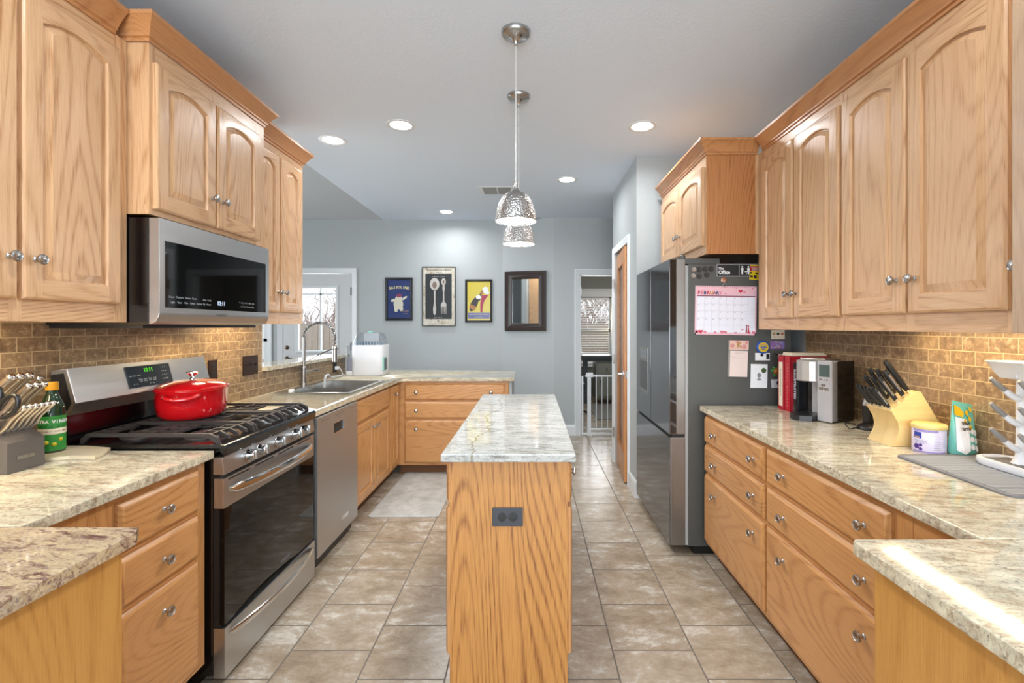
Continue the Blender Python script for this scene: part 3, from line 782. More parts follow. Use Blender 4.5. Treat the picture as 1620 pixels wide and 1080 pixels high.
# crown mouldings
def crown_thing(path, z0, hs, loc, label):
    m = MB(); crown(m, path, z0, hs); solo(m, 'crown_moulding', OAK['cy'], loc, label, 'moulding', angle=25)
crown_thing([(-1.4985, 1.045, 1, 0), (-1.4985, 1.744, 1, 0)], 2.395, 1.03, (-1.48, 1.4, 2.395), 'oak crown moulding along the top of the nearest left wall cabinet')
crown_thing([(XL+.01, 1.80, 0, -1), (-1.4185, 1.80, 1, -1), (-1.4185, 2.575, 1, 1), (XL+.01, 2.575, 0, 1)], 2.4015, 1.0, (-1.5, 2.19, 2.4015), 'oak crown moulding wrapping the cabinet above the microwave')
crown_thing([(-1.4985, 2.63, 1, 0), (-1.4985, 3.182, 1, 1), (XL+.01, 3.182, 0, 1)], 2.395, 1.0, (-1.48, 2.9, 2.395), 'oak crown moulding on the narrow cabinet right of the microwave')
crown_thing([(1.2985, 1.0, -1, 0), (1.2985, 2.715, -1, 0)], 2.325, .93, (1.29, 1.9, 2.325), 'long oak crown moulding on the right wall cabinets')
crown_thing([(1.290, 2.7715, 0, -1), (.9985, 2.7715, -1, -1), (.9985, 3.712, -1, 0)], 2.325, .93, (1.0, 3.2, 2.325), 'oak crown moulding on the cabinet above the refrigerator')
# under-cabinet light bars
M_LED = emit('warm_led', 'ffd9a0', 2.5)
def ledbar(x, y0, y1, z, label, power, wd=.022):
    c = root('under_cabinet_light', (x, (y0+y1)/2, z+.02), label, 'light')
    m = MB(); m.box(x-wd, x+wd, y0, y1, z+.024, z+.034); m.build('housing', M_WHITEP, c)
    m = MB(); m.box(x-wd*.7, x+wd*.7, y0+.01, y1-.01, z+.021, z+.0238); m.build('light_strip', M_LED, c)
    l = area('under_cabinet_glow', (x, (y0+y1)/2, z+.019), (0, 0, 0), .07, y1-y0-.02, power, (1, .79, .50))
    return c
ledbar(1.478, 1.36, 2.05, 1.329, 'warm light bar under the right wall cabinets', 2.8)
ledbar(-1.68, 1.10, 1.52, 1.362, 'warm light bar under the nearest left wall cabinet', 3.6)
ledbar(-1.68, 2.66, 3.10, 1.362, 'warm light bar under the narrow left wall cabinet', 2.0)
# ================================================================== range
def PM(pos, right, up):
    r, u = Vector(right).normalized(), Vector(up).normalized(); n = r.cross(u)
    m = Matrix.Identity(4)
    for j in range(3): m[j][0] = r[j]; m[j][1] = u[j]; m[j][2] = n[j]; m[j][3] = pos[j]
    return m
Y0, Y1 = 1.814, 2.572
c = root('gas_range', (-1.48, 2.19, 0), 'stainless steel and black gas range below the microwave', 'range')
m = MB(); m.box(-1.80, -1.19, Y0, Y1, .04, .885); m.box(-1.78, -1.25, Y0+.02, Y1-.02, 0, .04); m.build('range_body', M_BLACK, c)
m = MB(); m.prism([(-1.735, .886), (-1.165, .886), (-1.150, .858), (-1.143, .862), (-1.140, .892), (-1.146, .902), (-1.16, .905), (-1.735, .905)], 'y', Y0, Y1, 0, .003)
m.build('cooktop', M_BLACK, c)
m = MB(); m.prism([(-1.189, .791), (-1.150, .791), (-1.148, .797), (-1.154, .8575), (-1.189, .8575)], 'y', Y0, Y1, 0, .002)
cp = m.build('control_panel', M_STEEL, c)
m = MB()
for i, y in enumerate((1.966, 2.05, 2.197, 2.355, 2.44)):
    k = MB(); ax = Vector((1, 0, .12)).normalized()
    k.lathe([(.026, 0), (.026, .004), (.022, .005), (.021, .032), (.019, .036), (0, .037)], (-1.150, y, .826), ax, 24)
    k.box(-1.118, -1.109, y-.004, y+.004, .810, .848, 0, .001)
    k.build('burner_knob', M_CHROME, c)
m = MB(); m.box(-1.21, -1.168, Y0+.004, Y1-.004, .20, .785); m.build('door_gap', M_RUBBER, c)
m = MB(); m.box(-1.189, -1.150, Y0+.002, Y1-.002, .664, .777, 0, .003)
dr = m.build('oven_door', M_STEEL, c)
m = MB(); m.box(-1.185, -1.1515, Y0+.008, Y1-.008, .225, .6635, 0, .002); m.build('oven_glass', M_BGLASS, dr)
m = MB()
for k in range(4): m.box(-1.170, -1.1492, Y0+.03+k*.18, Y0+.17+k*.18, .764, .770)
m.build('vent_slot', M_INK, dr)
m = MB()
pts = [(-1.150+.052*sin(pi*t)**.6*1.0, Y0+.035+(Y1-Y0-.07)*t, .727) for t in [i/24 for i in range(25)]]
m.tube(pts, [.004]+[.009]*23+[.004], 12, 0, 1.9, (0, 0, 1)); m.build('handle', M_CHROME, dr)
MB().text('SAMSUNG', .018, 0, PM((-1.1508, 2.27, .262), (0,1,0), (0,0,1)), ext=.0002).build('lettering', M_GREYINK, dr, smooth=False)
m = MB(); m.box(-1.19, -1.146, Y0+.002, Y1-.002, .028, .216, 0, .003); dw = m.build('warming_drawer', M_STEEL, c)
pts = [(-1.146+.045*sin(pi*t)**.7, Y0+.03+(Y1-Y0-.06)*t, .186) for t in [i/24 for i in range(25)]]
m = MB(); m.tube(pts, [.003]+[.006]*23+[.003], 10, 0, 2.2, (0, 0, 1)); m.build('handle', M_CHROME, dw)
# backguard
m = MB(); m.prism([(-1.795, 1.182), (-1.735, 1.189), (-1.700, 1.060), (-1.722, 1.014), (-1.795, 1.005)], 'y', Y0-.002, Y1, 0, .004)
bgd = m.build('backguard', M_STEEL, c)
MB().prism([(-1.792, 1.165), (-1.745, 1.172), (-1.716, 1.060), (-1.734, 1.030), (-1.792, 1.02)], 'y', Y0-.0035, Y0+.02).build('end_cap', M_RUBBER, bgd)
MB().prism([(-1.797, .905), (-1.735, .905), (-1.728, .92), (-1.740, 1.012), (-1.797, 1.012)], 'y', Y0+.001, Y1-.001, 0, .003).build('rear_panel', M_BLACK, c)
up = Vector((-.035, 0, .129)).normalized(); o0 = Vector((-1.735, 0, 1.189))
def slope(y, d): return (o0.x - up.x*d + .0015*up.z, y, o0.z - up.z*d)
dM = PM(slope(2.187, .063), (0,1,0), up)
m = MB(dM); m.box(-.125, .125, -.048, .046, 0, .0015, 0, .0006); dp = m.build('display', plain('display_slate', '2a3138', .15), bgd)
MB(dM).text('12:11', .024, 0, Matrix.Translation((-.005, .025, .0016))).build('clock_digits', emit('green_digits', '58e020', 1.6), dp, smooth=False)
m = MB(dM)
for x, y, s_ in ((-.085, .004, 'Bake  Conv  Broil'), (-.02, -.014, 'Warm   Start   Clean   Cook'), (-.02, -.022, 'Time   Oven    Self    Delay'), (.083, .030, '1   2   3'), (.083, .012, '4   5   6'), (.083, -.006, '7   8   9'), (.083, -.024, '0  START'), (-.09, -.034, 'O    O'), (.0, -.036, 'A    Set')):
    m.text(s_, .0085, 0, Matrix.Translation((x, y, .0016)), ext=.0001)
m.build('printing', plain('pale_key_ink', 'a9b2b8', .5), dp, smooth=False)
# burners and grates
for (x, y, r) in ((-1.58, 1.96, .045), (-1.32, 1.96, .05), (-1.46, 2.193, .052), (-1.58, 2.43, .04), (-1.32, 2.43, .055)):
    m = MB(); m.lathe([(r+.02, 0), (r+.018, .004), (r, .006), (r, .012), (r-.006, .018), (0, .019)], (x, y, .904), (0,0,1), 24)
    m.build('burner', M_IRON, c)
gy = [(Y0+.012, Y0+.252), (Y0+.258, Y1-.258), (Y1-.252, Y1-.012)]
for a, b in gy:
    m = MB(); zt, zb = .943, .930
    n = 5; xs0, xs1 = -1.700, -1.172
    for i in range(n):
        y = a+.006+(b-a-.012)*i/(n-1); hw = .0055
        if i in (0, n-1):
            m.prism([(xs0, .905), (xs0+.004, .925), (xs0+.03, zt), (xs1-.04, zt), (xs1-.008, .928), (xs1, .905), (xs1-.014, .905), (xs1-.048, zb), (xs0+.036, zb), (xs0+.014, .905)], 'y', y-hw, y+hw)
        else:
            for p, q in ((xs0+.02, -1.63), (-1.52, -1.375), (-1.265, xs1)):
                e1 = q == xs1
                P = [(p, zb), (p, zt-.002), (q-(.036 if e1 else 0), zt-.002), (q-(.006 if e1 else 0), .926 if e1 else zt-.002), (q, .912 if e1 else zb), (q-(.012 if e1 else 0), .912 if e1 else zb)]
                if e1: P.append((q-.044, zb))
                m.prism(P, 'y', y-hw, y+hw)
    for x in (xs0+.02, -1.45, -1.215): m.box(x-.005, x+.005, a+.006, b-.006, zb, zt-.003)
    for x in (-1.63, -1.52, -1.375, -1.265): m.box(x-.004, x+.004, a+.05, b-.05, zb, zt-.004)
    m.build('grate', M_IRON, c, 30)
# red Dutch oven
cx, cy, zb = -1.535, 2.20, .943
c = root('dutch_oven', (cx, cy, zb), 'glossy red enamelled dutch oven with a steel lid knob on the range', 'pot')
m = MB(); m.lathe([(.118, 0), (.128, .003), (.142, .020), (.150, .06), (.152, .118), (.156, .122), (.156, .126), (.146, .126)], (cx, cy, zb), (0,0,1), 48, 0, .90, 1.08)
m.build('pot_body', M_RED, c, 60)
m = MB(); m.lathe([(.150, .126), (.157, .127), (.158, .134), (.153, .138), (.13, .150), (.09, .160), (.045, .165), (0, .166)], (cx, cy, zb), (0,0,1), 48, 0, .90, 1.08)
ld = m.build('lid', M_RED, c, 50)
m = MB(); m.lathe([(.016, .164), (.010, .170), (.008, .178), (.020, .190), (.026, .194), (.026, .198), (.018, .201), (0, .202)], (cx, cy, zb), (0,0,1), 24); m.build('lid_knob', M_CHROME, ld)
for s in (-1, 1):
    m = MB(); t0 = -1.0
    pts = []
    for i in range(13):
        a = -.42+.84*i/12; rr = .150+.028*(1-((i-6)/6)**4)
        px, py = sin(a)*rr, s*cos(a)*rr*1.08
        pts.append((cx+px, cy+py, zb+.108-.012*(1-((i-6)/6)**2)))
    m.tube(pts, [.010]*13, 10); m.build('handle', M_RED, c, 60)
c.rotation_euler = (0, 0, radians(20))

# ================================================================== microwave
c = root('microwave', (-1.6, 2.183, 1.34), 'stainless steel over-the-range microwave with a black glass door', 'microwave')
m = MB(); m.box(XL+.003, -1.424, 1.804, 2.563, 1.352, 1.752, 0, .002); m.build('microwave_body', M_BLACK, c)
m = MB(); m.box(XL+.01, -1.45, 1.812, 2.555, 1.340, 1.3515); m.build('bottom_plate', M_RUBBER, c)
m = MB(); m.prism([(-1.423, 1.354), (-1.398, 1.362), (-1.386, 1.385), (-1.384, 1.40), (-1.384, 1.752), (-1.423, 1.752)], 'y', 1.806, 2.561, 0, .002)
d = m.build('microwave_door', M_STEEL, c)
m = MB(); m.box(-1.390, -1.3825, 1.834, 2.528, 1.418, 1.671, 0, .001); m.build('door_glass', M_BGLASS, d)
MB().text('12:11', .026, 0, PM((-1.382, 2.165, 1.4475), (0,1,0), (0,0,1))).build('clock_digits', emit('white_digits', 'cfe0ff', 1.3), d, smooth=False)
m = MB()
for y, z, s_ in ((1.93, 1.460, 'Sensor   Popcorn   Reheat   Potato'), (1.95, 1.440, 'Light    Timer    Melt    Soften   Defrost'), (2.07, 1.458, 'Auto  Cook'), (2.07, 1.440, 'My   Power'), (2.36, 1.458, '^  1  2  3  4  5   +30s   Start'), (2.36, 1.440, 'v  6  7  8  9  0   Eco   Stop')):
    m.text(s_, .011, 0, PM((-1.3822, y, z), (0,1,0), (0,0,1)), ext=.0001)
m.build('printing', plain('pale_key_ink', 'a9b2b8', .5), d, smooth=False)
MB().text('SAMSUNG', .0175, 0, PM((-1.3835, 2.17, 1.396), (0,1,0), (0,0,1)), ext=.0004, bold=.0003).build('lettering', plain('grey_badge', '6f6f70', .4), d, smooth=False)
m = MB()
for y in (1.8025,):
    for z in (1.40, 1.70): m.lathe([(.006, 0), (.006, .0015), (0, .002)], (-1.63, y+.0015, z), (0,-1,0), 12)
m.build('screw', M_IRON, c)
area('cooktop_glow', (-1.62, 2.42, 1.335), (0, radians(-10), 0), .05, .10, 1.6, (1, .76, .45))

# ================================================================== dishwasher
c = root('dishwasher', (-1.45, 2.9, 0), 'stainless steel dishwasher between the range and the sink cabinet', 'dishwasher')
m = MB(); m.box(-1.77, -1.19, 2.612, 3.212, .02, .852); m.build('dishwasher_body', M_RUBBER, c)
m = MB(); yA, yB, zz = 2.612, 3.212, .095
for (a, b, e, f) in ((yA, yB, .782, .850), (yA, 2.83, .722, .782), (2.985, yB, .722, .782), (yA, yB, zz, .722)):
    m.box(-1.189, -1.150, a, b, e, f)
bmesh.ops.remove_doubles(m.bm, verts=m.bm.verts[:], dist=1e-5)
d = m.build('dishwasher_door', M_STEELD, c, 30)
m = MB(); m.box(-1.188, -1.160, 2.83, 2.985, .722, .782); m.build('handle_recess', M_INK, d)
rf = MB(); rf.box(-1.162, -1.1485, 2.828, 2.987, .719, .724); rf.box(-1.162, -1.1485, 2.828, 2.987, .780, .784); rf.build('handle_trim', M_CHROME, d)
MB().box(-1.152, -1.1492, 2.95, 3.05, .165, .19, 0, .0005).build('badge', M_CHROME, d)
m = MB()
for y, s_ in ((2.72, 'Normal Heavy Auto Rinse'), (2.92, 'Sanitize Heated Dry Delay'), (3.12, 'Start Cancel')):
    m.text(s_, .012, 0, PM((-1.1496, y, .825), (0,1,0), (0,0,1)), ext=.0001); m.text('o  o  o  o', .010, 0, PM((-1.1496, y, .808), (0,1,0), (0,0,1)), ext=.0001)
m.build('printing', plain('brown_key_ink', '7d6d66', .5), d, smooth=False)
MB().box(-1.22, -1.20, 2.62, 3.205, .01, .09).build('toe_panel', M_RUBBER, c)

# ================================================================== refrigerator
c = root('refrigerator', (1.2, 3.3, 0), 'dark grey stainless french-door refrigerator covered in magnets', 'refrigerator')
m = MB(); m.box(.922, 1.525, 2.850, 3.740, .055, 1.712, 0, .003); m.build('fridge_body', M_FRSIDE, c)
m = MB(); m.box(.96, 1.50, 2.88, 3.71, 0, .055); m.build('base_grille', M_RUBBER, c)
m = MB(); m.box(.905, .922, 2.858, 3.732, .06, 1.705); m.build('gasket', plain('pale_gasket', 'a7a7a5', .4), c)
def fdoor(y0, y1, z0, z1, name, strip):
    m = MB(); m.box(.818, .905, y0, y1, z0, z1, 0, .004); d = m.build(name, M_BRUSHF, c)
    m = MB(); m.box(.812, .8185, y0+.001, y1-.001, z0+.001, z1-.001, 0, .001); m.build('glass_front', M_FRGLASS, d)
    if strip:
        m = MB(); m.box(.8187, .852, y0-.0015, y0+.003, z0+.004, z1-.003); m.build('edge_strip', M_FRBLACK, d)
    return d
fdoor(2.852, 3.292, .712, 1.742, 'french_door', True)
dd = fdoor(3.298, 3.738, .712, 1.742, 'french_door', False)
fz = fdoor(2.852, 3.738, .060, .694, 'freezer_drawer', False)
m = MB(); m.box(.83, .905, 2.86, 3.73, .694, .712); m.build('door_gap', M_INK, c)
m = MB(); m.box(.8095, .8125, 3.375, 3.635, .872, 1.198, 0, .001); dsp = m.build('water_dispenser', plain('dispenser_grey', '7e7d7b', .25, .6), dd)
m = MB(); m.box(.8085, .8100, 3.395, 3.615, .90, 1.10); m.build('recess', plain('dispenser_recess', '3d3d3e', .3), dsp)
m = MB(); m.box(.8065, .8095, 3.43, 3.58, 1.12, 1.18, 0, .001); m.build('control_screen', M_FRBLACK, dsp)
m = MB(); m.box(.845, 1.11, 2.856, 2.93, 1.7125, 1.748, 0, .004); m.build('hinge_cover', M_FRSIDE, c)
m = MB(); m.lathe([(.017, 0), (.017, .05), (.012, .056), (0, .057)], (.895, 2.874, 1.7125), (0,0,1), 16); m.build('hinge_cap', M_FRSIDE, c)
m = MB(); m.box(.845, 1.11, 3.66, 3.734, 1.7125, 1.748, 0, .004); m.build('hinge_cover', M_FRSIDE, c)
# things on the fridge side, which lies in the plane Y = 2.85 facing the camera
FY = 2.8495; fs = 2.85/768
def fx(px): return (px-840.5)*fs
def fz_(py): return H-(py-515.7)*fs
FM = lambda px, py, rot=0: PM((fx(px), FY, fz_(py)), (1,0,0), (0,0,1)) @ Matrix.Rotation(radians(rot), 4, 'Z')
def fp_solo(mb, name, mats, px, py, label, cat, group=None):
    return solo(mb, name, mats, (fx(px), FY, fz_(py)), label, cat, group)
dots = [(1097.3, 426.3, 0), (1106, 426.3, 1), (1115.4, 425.4, 2), (1125, 425.2, 3), (1096.6, 436.3, 0), (1106, 437, 4), (1118, 434.7, 5)]
dl = ['silver round magnet, upper left of the cluster on the fridge side', 'black round magnet, first black one of the top row on the fridge', 'black round magnet, middle of the top row on the fridge side', 'black round magnet, rightmost of the top row on the fridge side', 'silver round magnet, lower left of the cluster on the fridge side', 'black round magnet, left one of the lower row on the fridge', 'black round magnet, right one of the lower row on the fridge']
for i, (px, py, k) in enumerate(dots):
    m = MB(FM(px, py)); m.lathe([(.0155, 0), (.0155, .004), (.014, .0055), (.010, .005), (0, .005)], (0,0,0), (0,0,1), 20)
    fp_solo(m, 'round_magnet', M_NICKEL if k == 0 else M_IRON, px, py, dl[i], 'magnet', 'round magnets at the top of the fridge side')
c = root('sign_magnet', (fx(1165), FY, fz_(427.5)), 'black oblong magnet with white lettering and figures at the fridge top', 'magnet')
T = FM(1168, 427.5)
m = MB(T); m.box(-.128, .128, -.037, .037, 0, .002, 0, .0008); m.build('plate', plain('sign_border', '9a9aa0', .4), c)
m = MB(T); m.box(-.123, .123, -.032, .032, .002, .0025); m.build('face', M_INK, c)
m = MB(T); m.text('The', .020, 0, Matrix.Translation((-.118, .010, .0026)), 'LEFT', .0001, .0006); m.text('Office', .028, 0, Matrix.Translation((-.118, -.012, .0026)), 'LEFT', .0001, .0008)
m.box(.003, .0045, -.032, .032, .0025, .003)
for x in (.022, .058):
    m.lathe([(.005, 0), (.005, .0006)], (x, .020, .0026), (0,0,1), 12); m.prism([(x-.008, .013), (x+.008, .013), (x+.006, -.004), (x+.004, -.022), (x-.004, -.022), (x-.006, -.004)], 'z', .0026, .0032)
m.box(.036, .075, -.010, -.006, .0026, .0032); m.box(.044, .047, -.026, -.010, .0026, .0032)
m.build('lettering', M_WHITE, c, smooth=False)
T = FM(1194, 431, -3); m = MB(T); m.box(-.032, .032, -.044, .044, .0035, .005); c2 = root('picture_magnet', (fx(1194), FY, fz_(431)), 'yellow, red and black picture magnet half behind the wall cabinet', 'magnet')
m.build('card', plain('mag_yellow', 'd8b81c', .4), c2)
m = MB(T); m.box(-.032, .030, .008, .036, .005, .0054); m.build('red_band', plain('mag_red', 'a01830', .4), c2)
m = MB(T)
for a, b, cc, d2 in ((-.028, -.012, -.030, -.018), (-.006, .010, -.036, -.016), (-.030, -.02, -.008, .002), (.0, .02, -.008, 0)): m.box(a, b, cc, d2, .005, .0054)
m.build('black_marks', M_INK, c2); m = MB(T); m.text('Detective', .012, 0, Matrix.Translation((0, .026, .0055)), ext=.0001); m.text('AGENCY', .010, 0, Matrix.Translation((0, .014, .0055)), ext=.0001); m.build('lettering', M_WHITE, c2, smooth=False)
# hook magnet
c = root('hook_magnet', (fx(1145), FY, fz_(443)), 'copper disc magnet with a steel clip holding up the calendar', 'magnet')
T = FM(1145, 443)
MB(T).lathe([(.017, 0), (.017, .005), (.012, .007), (0, .007)], (0,0,0), (0,0,1), 20).build('disc', plain('copper', 'b08068', .3, .8), c)
m = MB(T); m.tube([(.001+.009*sin(a), -.014-.022*(1-cos(a))/2-.004, .010) for a in [2*pi*i/16 for i in range(17)]], .0016, 6); m.tube([(0, 0, .006), (.001, -.006, .011), (.001, -.020, .011)], .0018, 6); m.build('clip', M_CHROME, c)
# calendar
P_PINK = plain('calendar_pink', 'e9b9c4', .6); P_RED = plain('heart_red', 'c2324a', .5); P_ROSE = plain('heart_rose', 'd6788c', .5); P_MAR = plain('calendar_maroon', '8d4052', .6)
cw, ch = (1196-1099)*fs, (529.5-452.5)*fs
T = FM(1147.6, 491, -1.0) @ Matrix.Translation((0, 0, .001))
c = root('wall_calendar', (fx(1147.6), FY, fz_(491)), 'pink and white February wall calendar hanging on the fridge side', 'calendar')
MB(T).box(-cw/2, cw/2, -ch/2, ch/2, 0, .003).build('page', plain('calendar_white', 'e9e8f2', .6), c, smooth=False)
m = MB(T); m.box(-cw/2, cw/2, ch/2-.052, ch/2, .003, .0034)
for a, b, cc, d2 in ((-cw/2, -cw/2+.008, -ch/2, ch/2-.05), (cw/2-.008, cw/2, -ch/2, ch/2-.05), (-cw/2, cw/2, -ch/2, -ch/2+.012)): m.box(a, b, cc, d2, .003, .0034)
m.build('pink_border', P_PINK, c, smooth=False)
MB(T).box(-cw/2+.010, cw/2-.008, ch/2-.062, ch/2-.055, .003, .0036).build('weekday_bar', P_MAR, c, smooth=False)
cols = [P_RED, P_ROSE, plain('navy', '36406e', .5), P_RED, plain('ochre', 'c58a3c', .5), P_MAR, plain('navy', '36406e', .5), P_ROSE]
m = MB(T)
for i, ch_ in enumerate('FEBRUARY'): m.text(ch_, .028, i, Matrix.Translation((-cw/2+.021+i*.0182, ch/2-.041, .0036)), ext=.0002, bold=.0012)
m.text('2026', .010, 0, Matrix.Translation((-cw/2+.175, ch/2-.045, .0036)), ext=.0001)
m.build('month_lettering', cols, c, smooth=False)
m = MB(T); gx_0, gx_1, gz_0, gz_1 = -cw/2+.012, cw/2-.048, -ch/2+.014, ch/2-.064
for i in range(8): x = gx_0+(gx_1-gx_0)*i/7; m.box(x-.0004, x+.0004, gz_0, gz_1, .003, .0033)
for i in range(6): z = gz_0+(gz_1-gz_0)*i/5; m.box(gx_0, gx_1, z-.0004, z+.0004, .003, .0033)
for i in range(9): z = gz_0+.03+i*.014; m.box(gx_1+.005, cw/2-.010, z-.0003, z+.0003, .003, .0033)
m.build('grid', plain('grid_line', 'a9a6b6', .6), c, smooth=False)
m = MB(T)
for d_ in range(28):
    r_, q_ = divmod(d_, 7); m.text(str(d_+1), .009, 0, Matrix.Translation((gx_0+(gx_1-gx_0)*(q_+.18)/7, gz_1-(gz_1-gz_0)*(r_+.16)/5, .0033)), ext=.0001)
m.build('dates', M_INK, c, smooth=False)
def heart(m, x, y, s, z, mi=0):
    pts = []
    for i in range(20):
        a = 2*pi*i/20; pts.append((x+s*16*sin(a)**3/17, y+s*(13*cos(a)-5*cos(2*a)-2*cos(3*a)-cos(4*a))/17))
    m.prism(pts, 'z', z, z+.0004, mi)
hs_ = [(.085, ch/2-.028, .013, .0036, 0), (-cw/2+.035, -ch/2+.017, .014, .0036, 0), (.06, ch/2-.012, .004, .0036, 0), (.155, ch/2-.012, .004, .0036, 0), (.108, ch/2-.033, .009, .0036, 1), (.100, -ch/2+.032, .007, .0036, 1)]
for x, s_ in ((-.17, .009), (-.12, .010), (-.06, .008), (-.02, .013), (0, .010), (.06, .007), (.14, .009), (.165, .012), (-cw/2+.016, .014)): hs_.append((x, -ch/2+.011+.4*s_, s_, .0034, 1))
for h_ in hs_:
    m = MB(T); heart(m, *h_[:4]); m.build('heart', [P_RED, P_ROSE][h_[4]], c, smooth=False)
m = MB(T); m.prism([(.128, -ch/2+.012), (.142, -ch/2+.012), (.137, -ch/2+.045), (.132, -ch/2+.045)], 'z', .0036, .004); m.lathe([(.005, 0), (.005, .0005)], (.134, -ch/2+.052, .0036), (0,0,1), 12)
m.prism([(.118, -ch/2+.012), (.127, -ch/2+.012), (.127, -ch/2+.048), (.120, -ch/2+.048)], 'z', .0036, .004, 1); m.lathe([(.005, 0), (.005, .0005)], (.124, -ch/2+.055, .0036), (0,0,1), 12, 1)
m.build('couple_print', [P_RED, P_MAR], c, smooth=False)
m = MB(T)
for i in range(34): m.box(-cw/2+.008+i*(cw-.016)/33-.0016, -cw/2+.008+i*(cw-.016)/33+.0016, ch/2-.007, ch/2-.003, .0034, .0042)
m.build('wire_binding', M_MAR if False else P_MAR, c, smooth=False)
# notepad
c = root('notepad', (fx(1167), FY, fz_(567)), 'pale pink magnetic notepad with a gold letter K on the fridge', 'notepad')
T = FM(1167, 567, -1.5)
MB(T).box(-.060, .054, -.107, .107, 0, .012, 0, .001).build('pad_back', plain('pad_grey', '8f8c88', .6), c)
MB(T).box(-.050, .052, -.105, .045, .012, .015).build('pad_page', plain('pad_pink', 'e6d3cc', .6), c, smooth=False)
m = MB(T); m.box(-.054, .056, .052, .107, .012, .015); hd = m.build('pad_header', plain('floral_peach', 'dfb7a8', .6), c, smooth=False)
m = MB(T); 
for x, y, r in ((-.04, .075, .013), (.03, .07, .014), (-.01, .098, .010), (.045, .095, .010)): m.lathe([(r, 0), (r*.8, .0006), (0, .0008)], (x, y, .015), (0,0,1), 10)
m.build('flowers', plain('floral_rose', 'cf8f8a', .6), hd)
MB(T).text('K', .046, 0, Matrix.Translation((0, .079, .016)), ext=.0003, bold=.0006).build('lettering', plain('gold_letter', 'b4913f', .3, .6), hd, smooth=False)
m = MB(T); m.text('note to self', .011, 0, Matrix.Translation((0, .034, .0151)), ext=.0001); m.tube([(-.045+.09*i/12, .012+.008*cos(pi*(i/12-.5))*-1, .0152) for i in range(13)], .0005, 4); m.build('page_print', plain('pad_print', 'b89a92', .6), c, smooth=False)
# bottle-cap magnet
c = root('bottle_cap_magnet', (fx(1206.6), FY, fz_(549)), 'blue and yellow bottle-cap magnet on the fridge side', 'magnet')
T = FM(1206.6, 549); m = MB(T)
ring = lambda r, z, k=0: [((r+k*.0016*(1 if i % 2 else -1))*cos(2*pi*i/48), (r+k*.0016*(1 if i % 2 else -1))*sin(2*pi*i/48), z) for i in range(48)]
m.loft([ring(.039, 0, 1), ring(.037, .006, 1), ring(.033, .009), ring(.030, .0095)]); m.build('cap', plain('cap_blue', '1f4fae', .3), c)
m = MB(T); m.lathe([(.0295, 0), (.0295, .0006)], (0,0,.0095), (0,0,1), 24); m.build('face', plain('cap_yellow', 'd9b62a', .35), c)
m = MB(T); m.text('CERVEZA', .009, 0, Matrix.Translation((0, .012, .0102)), ext=.0001); m.box(-.018, .018, -.003, .003, .0101, .0104); m.box(-.012, .012, -.013, -.009, .0101, .0104); m.build('print', plain('cap_blue', '1f4fae', .3), c, smooth=False)
def card(name, px, py, w_, h_, mat, label, cat='magnet', rot=0, extra=None, t=.003):
    c = root(name, (fx(px), FY, fz_(py)), label, cat); T = FM(px, py, rot)
    MB(T).box(-w_/2, w_/2, -h_/2, h_/2, 0, t, 0, .0006).build('card', mat, c)
    if extra: extra(T, c, t)
    return c
def ex_cow(T, c, t):
    m = MB(T); m.lathe([(.009, 0), (.009, .001)], (-.004, .010, t), (0,0,1), 14); m.box(.022, .040, -.014, .016, t, t+.001); m.build('spots', M_INK, c)
card('cow_magnet', 1206, 564, .086, .044, M_WHITE, 'white and black patterned magnet below the bottle cap', rot=0, extra=ex_cow)
def ex_dog(T, c, t):
    m = MB(T); m.lathe([(.011, 0), (.011, .001)], (-.0, .004, t), (0,0,1), 16, 0, 1, 1.3); m.lathe([(.008, 0), (.008, .001)], (.0, -.020, t), (0,0,1), 12, 0, 1.6, .8); m.build('sketch', M_GREYINK, c)
    m = MB(T); m.lathe([(.015, 0), (.013, .003), (0, .004)], (.027, .033, t), (0,0,1), 16); m.build('badge', plain('badge_green', '4a5a34', .4), c)
card('white_card', 1200.5, 594.5, .098, .139, M_WHITE, 'white card with a small drawing and a green badge on the fridge', 'card', -1, ex_dog)
def ex_photo(T, c, t):
    m = MB(T)
    for k, x in enumerate((-.024, 0, .024)): m.lathe([(.008, 0), (.008, .001)], (x, .004, t), (0,0,1), 12, k)
    m.build('drawings', [plain('skin_a', 'b98562', .5), M_INK, plain('skin_b', 'c0604a', .5)], c)
    m = MB(T); m.text('MERRY  HO  HO', .009, 0, Matrix.Translation((0, -.015, t+.0002)), ext=.0001); m.build('lettering', plain('mag_orange', 'c25a28', .5), c, smooth=False)
card('picture_card', 1230.5, 529, .078, .052, plain('cream_card', 'd9cfbb', .5), 'small cream card with three little drawings below the wall cabinet', 'card', 0, ex_photo)
def ex_gal(T, c, t):
    m = MB(T); rr = random.Random(2)
    for k in range(26): m.lathe([(.004, 0), (.003, .0006), (0, .0008)], (rr.uniform(-.038, .036), rr.uniform(-.018, .018), t), (0,0,1), 7, k % 2)
    m.build('speckles', [plain('gal_blue', '6f8fc4', .5), plain('gal_gold', 'c09a8a', .5)], c)
card('galaxy_magnet', 1229.5, 545.5, .084, .047, plain('gal_purple', '86609c', .4), 'purple speckled magnet above the longhorn skull magnet', 'magnet', 0, ex_gal)
c = root('longhorn_magnet', (fx(1233), FY, fz_(563)), 'longhorn skull magnet with black horns above the red cookbooks', 'magnet'); T = FM(1233, 563)
m = MB(T); m.lathe([(.004, -.026), (.010, -.015), (.016, .0), (.013, .008), (0, .012)], (0, .004, .010), (0, 1, 0), 12, 0, 1, .6); m.build('skull', plain('bone', 'cfc8bc', .4), c)
m = MB(T)
for s in (-1, 1): m.tube([(s*.012, .008, .010), (s*.024, .010, .010), (s*.036, .020, .010)], [.005, .004, .001], 7)
m.build('horn', M_INK, c)
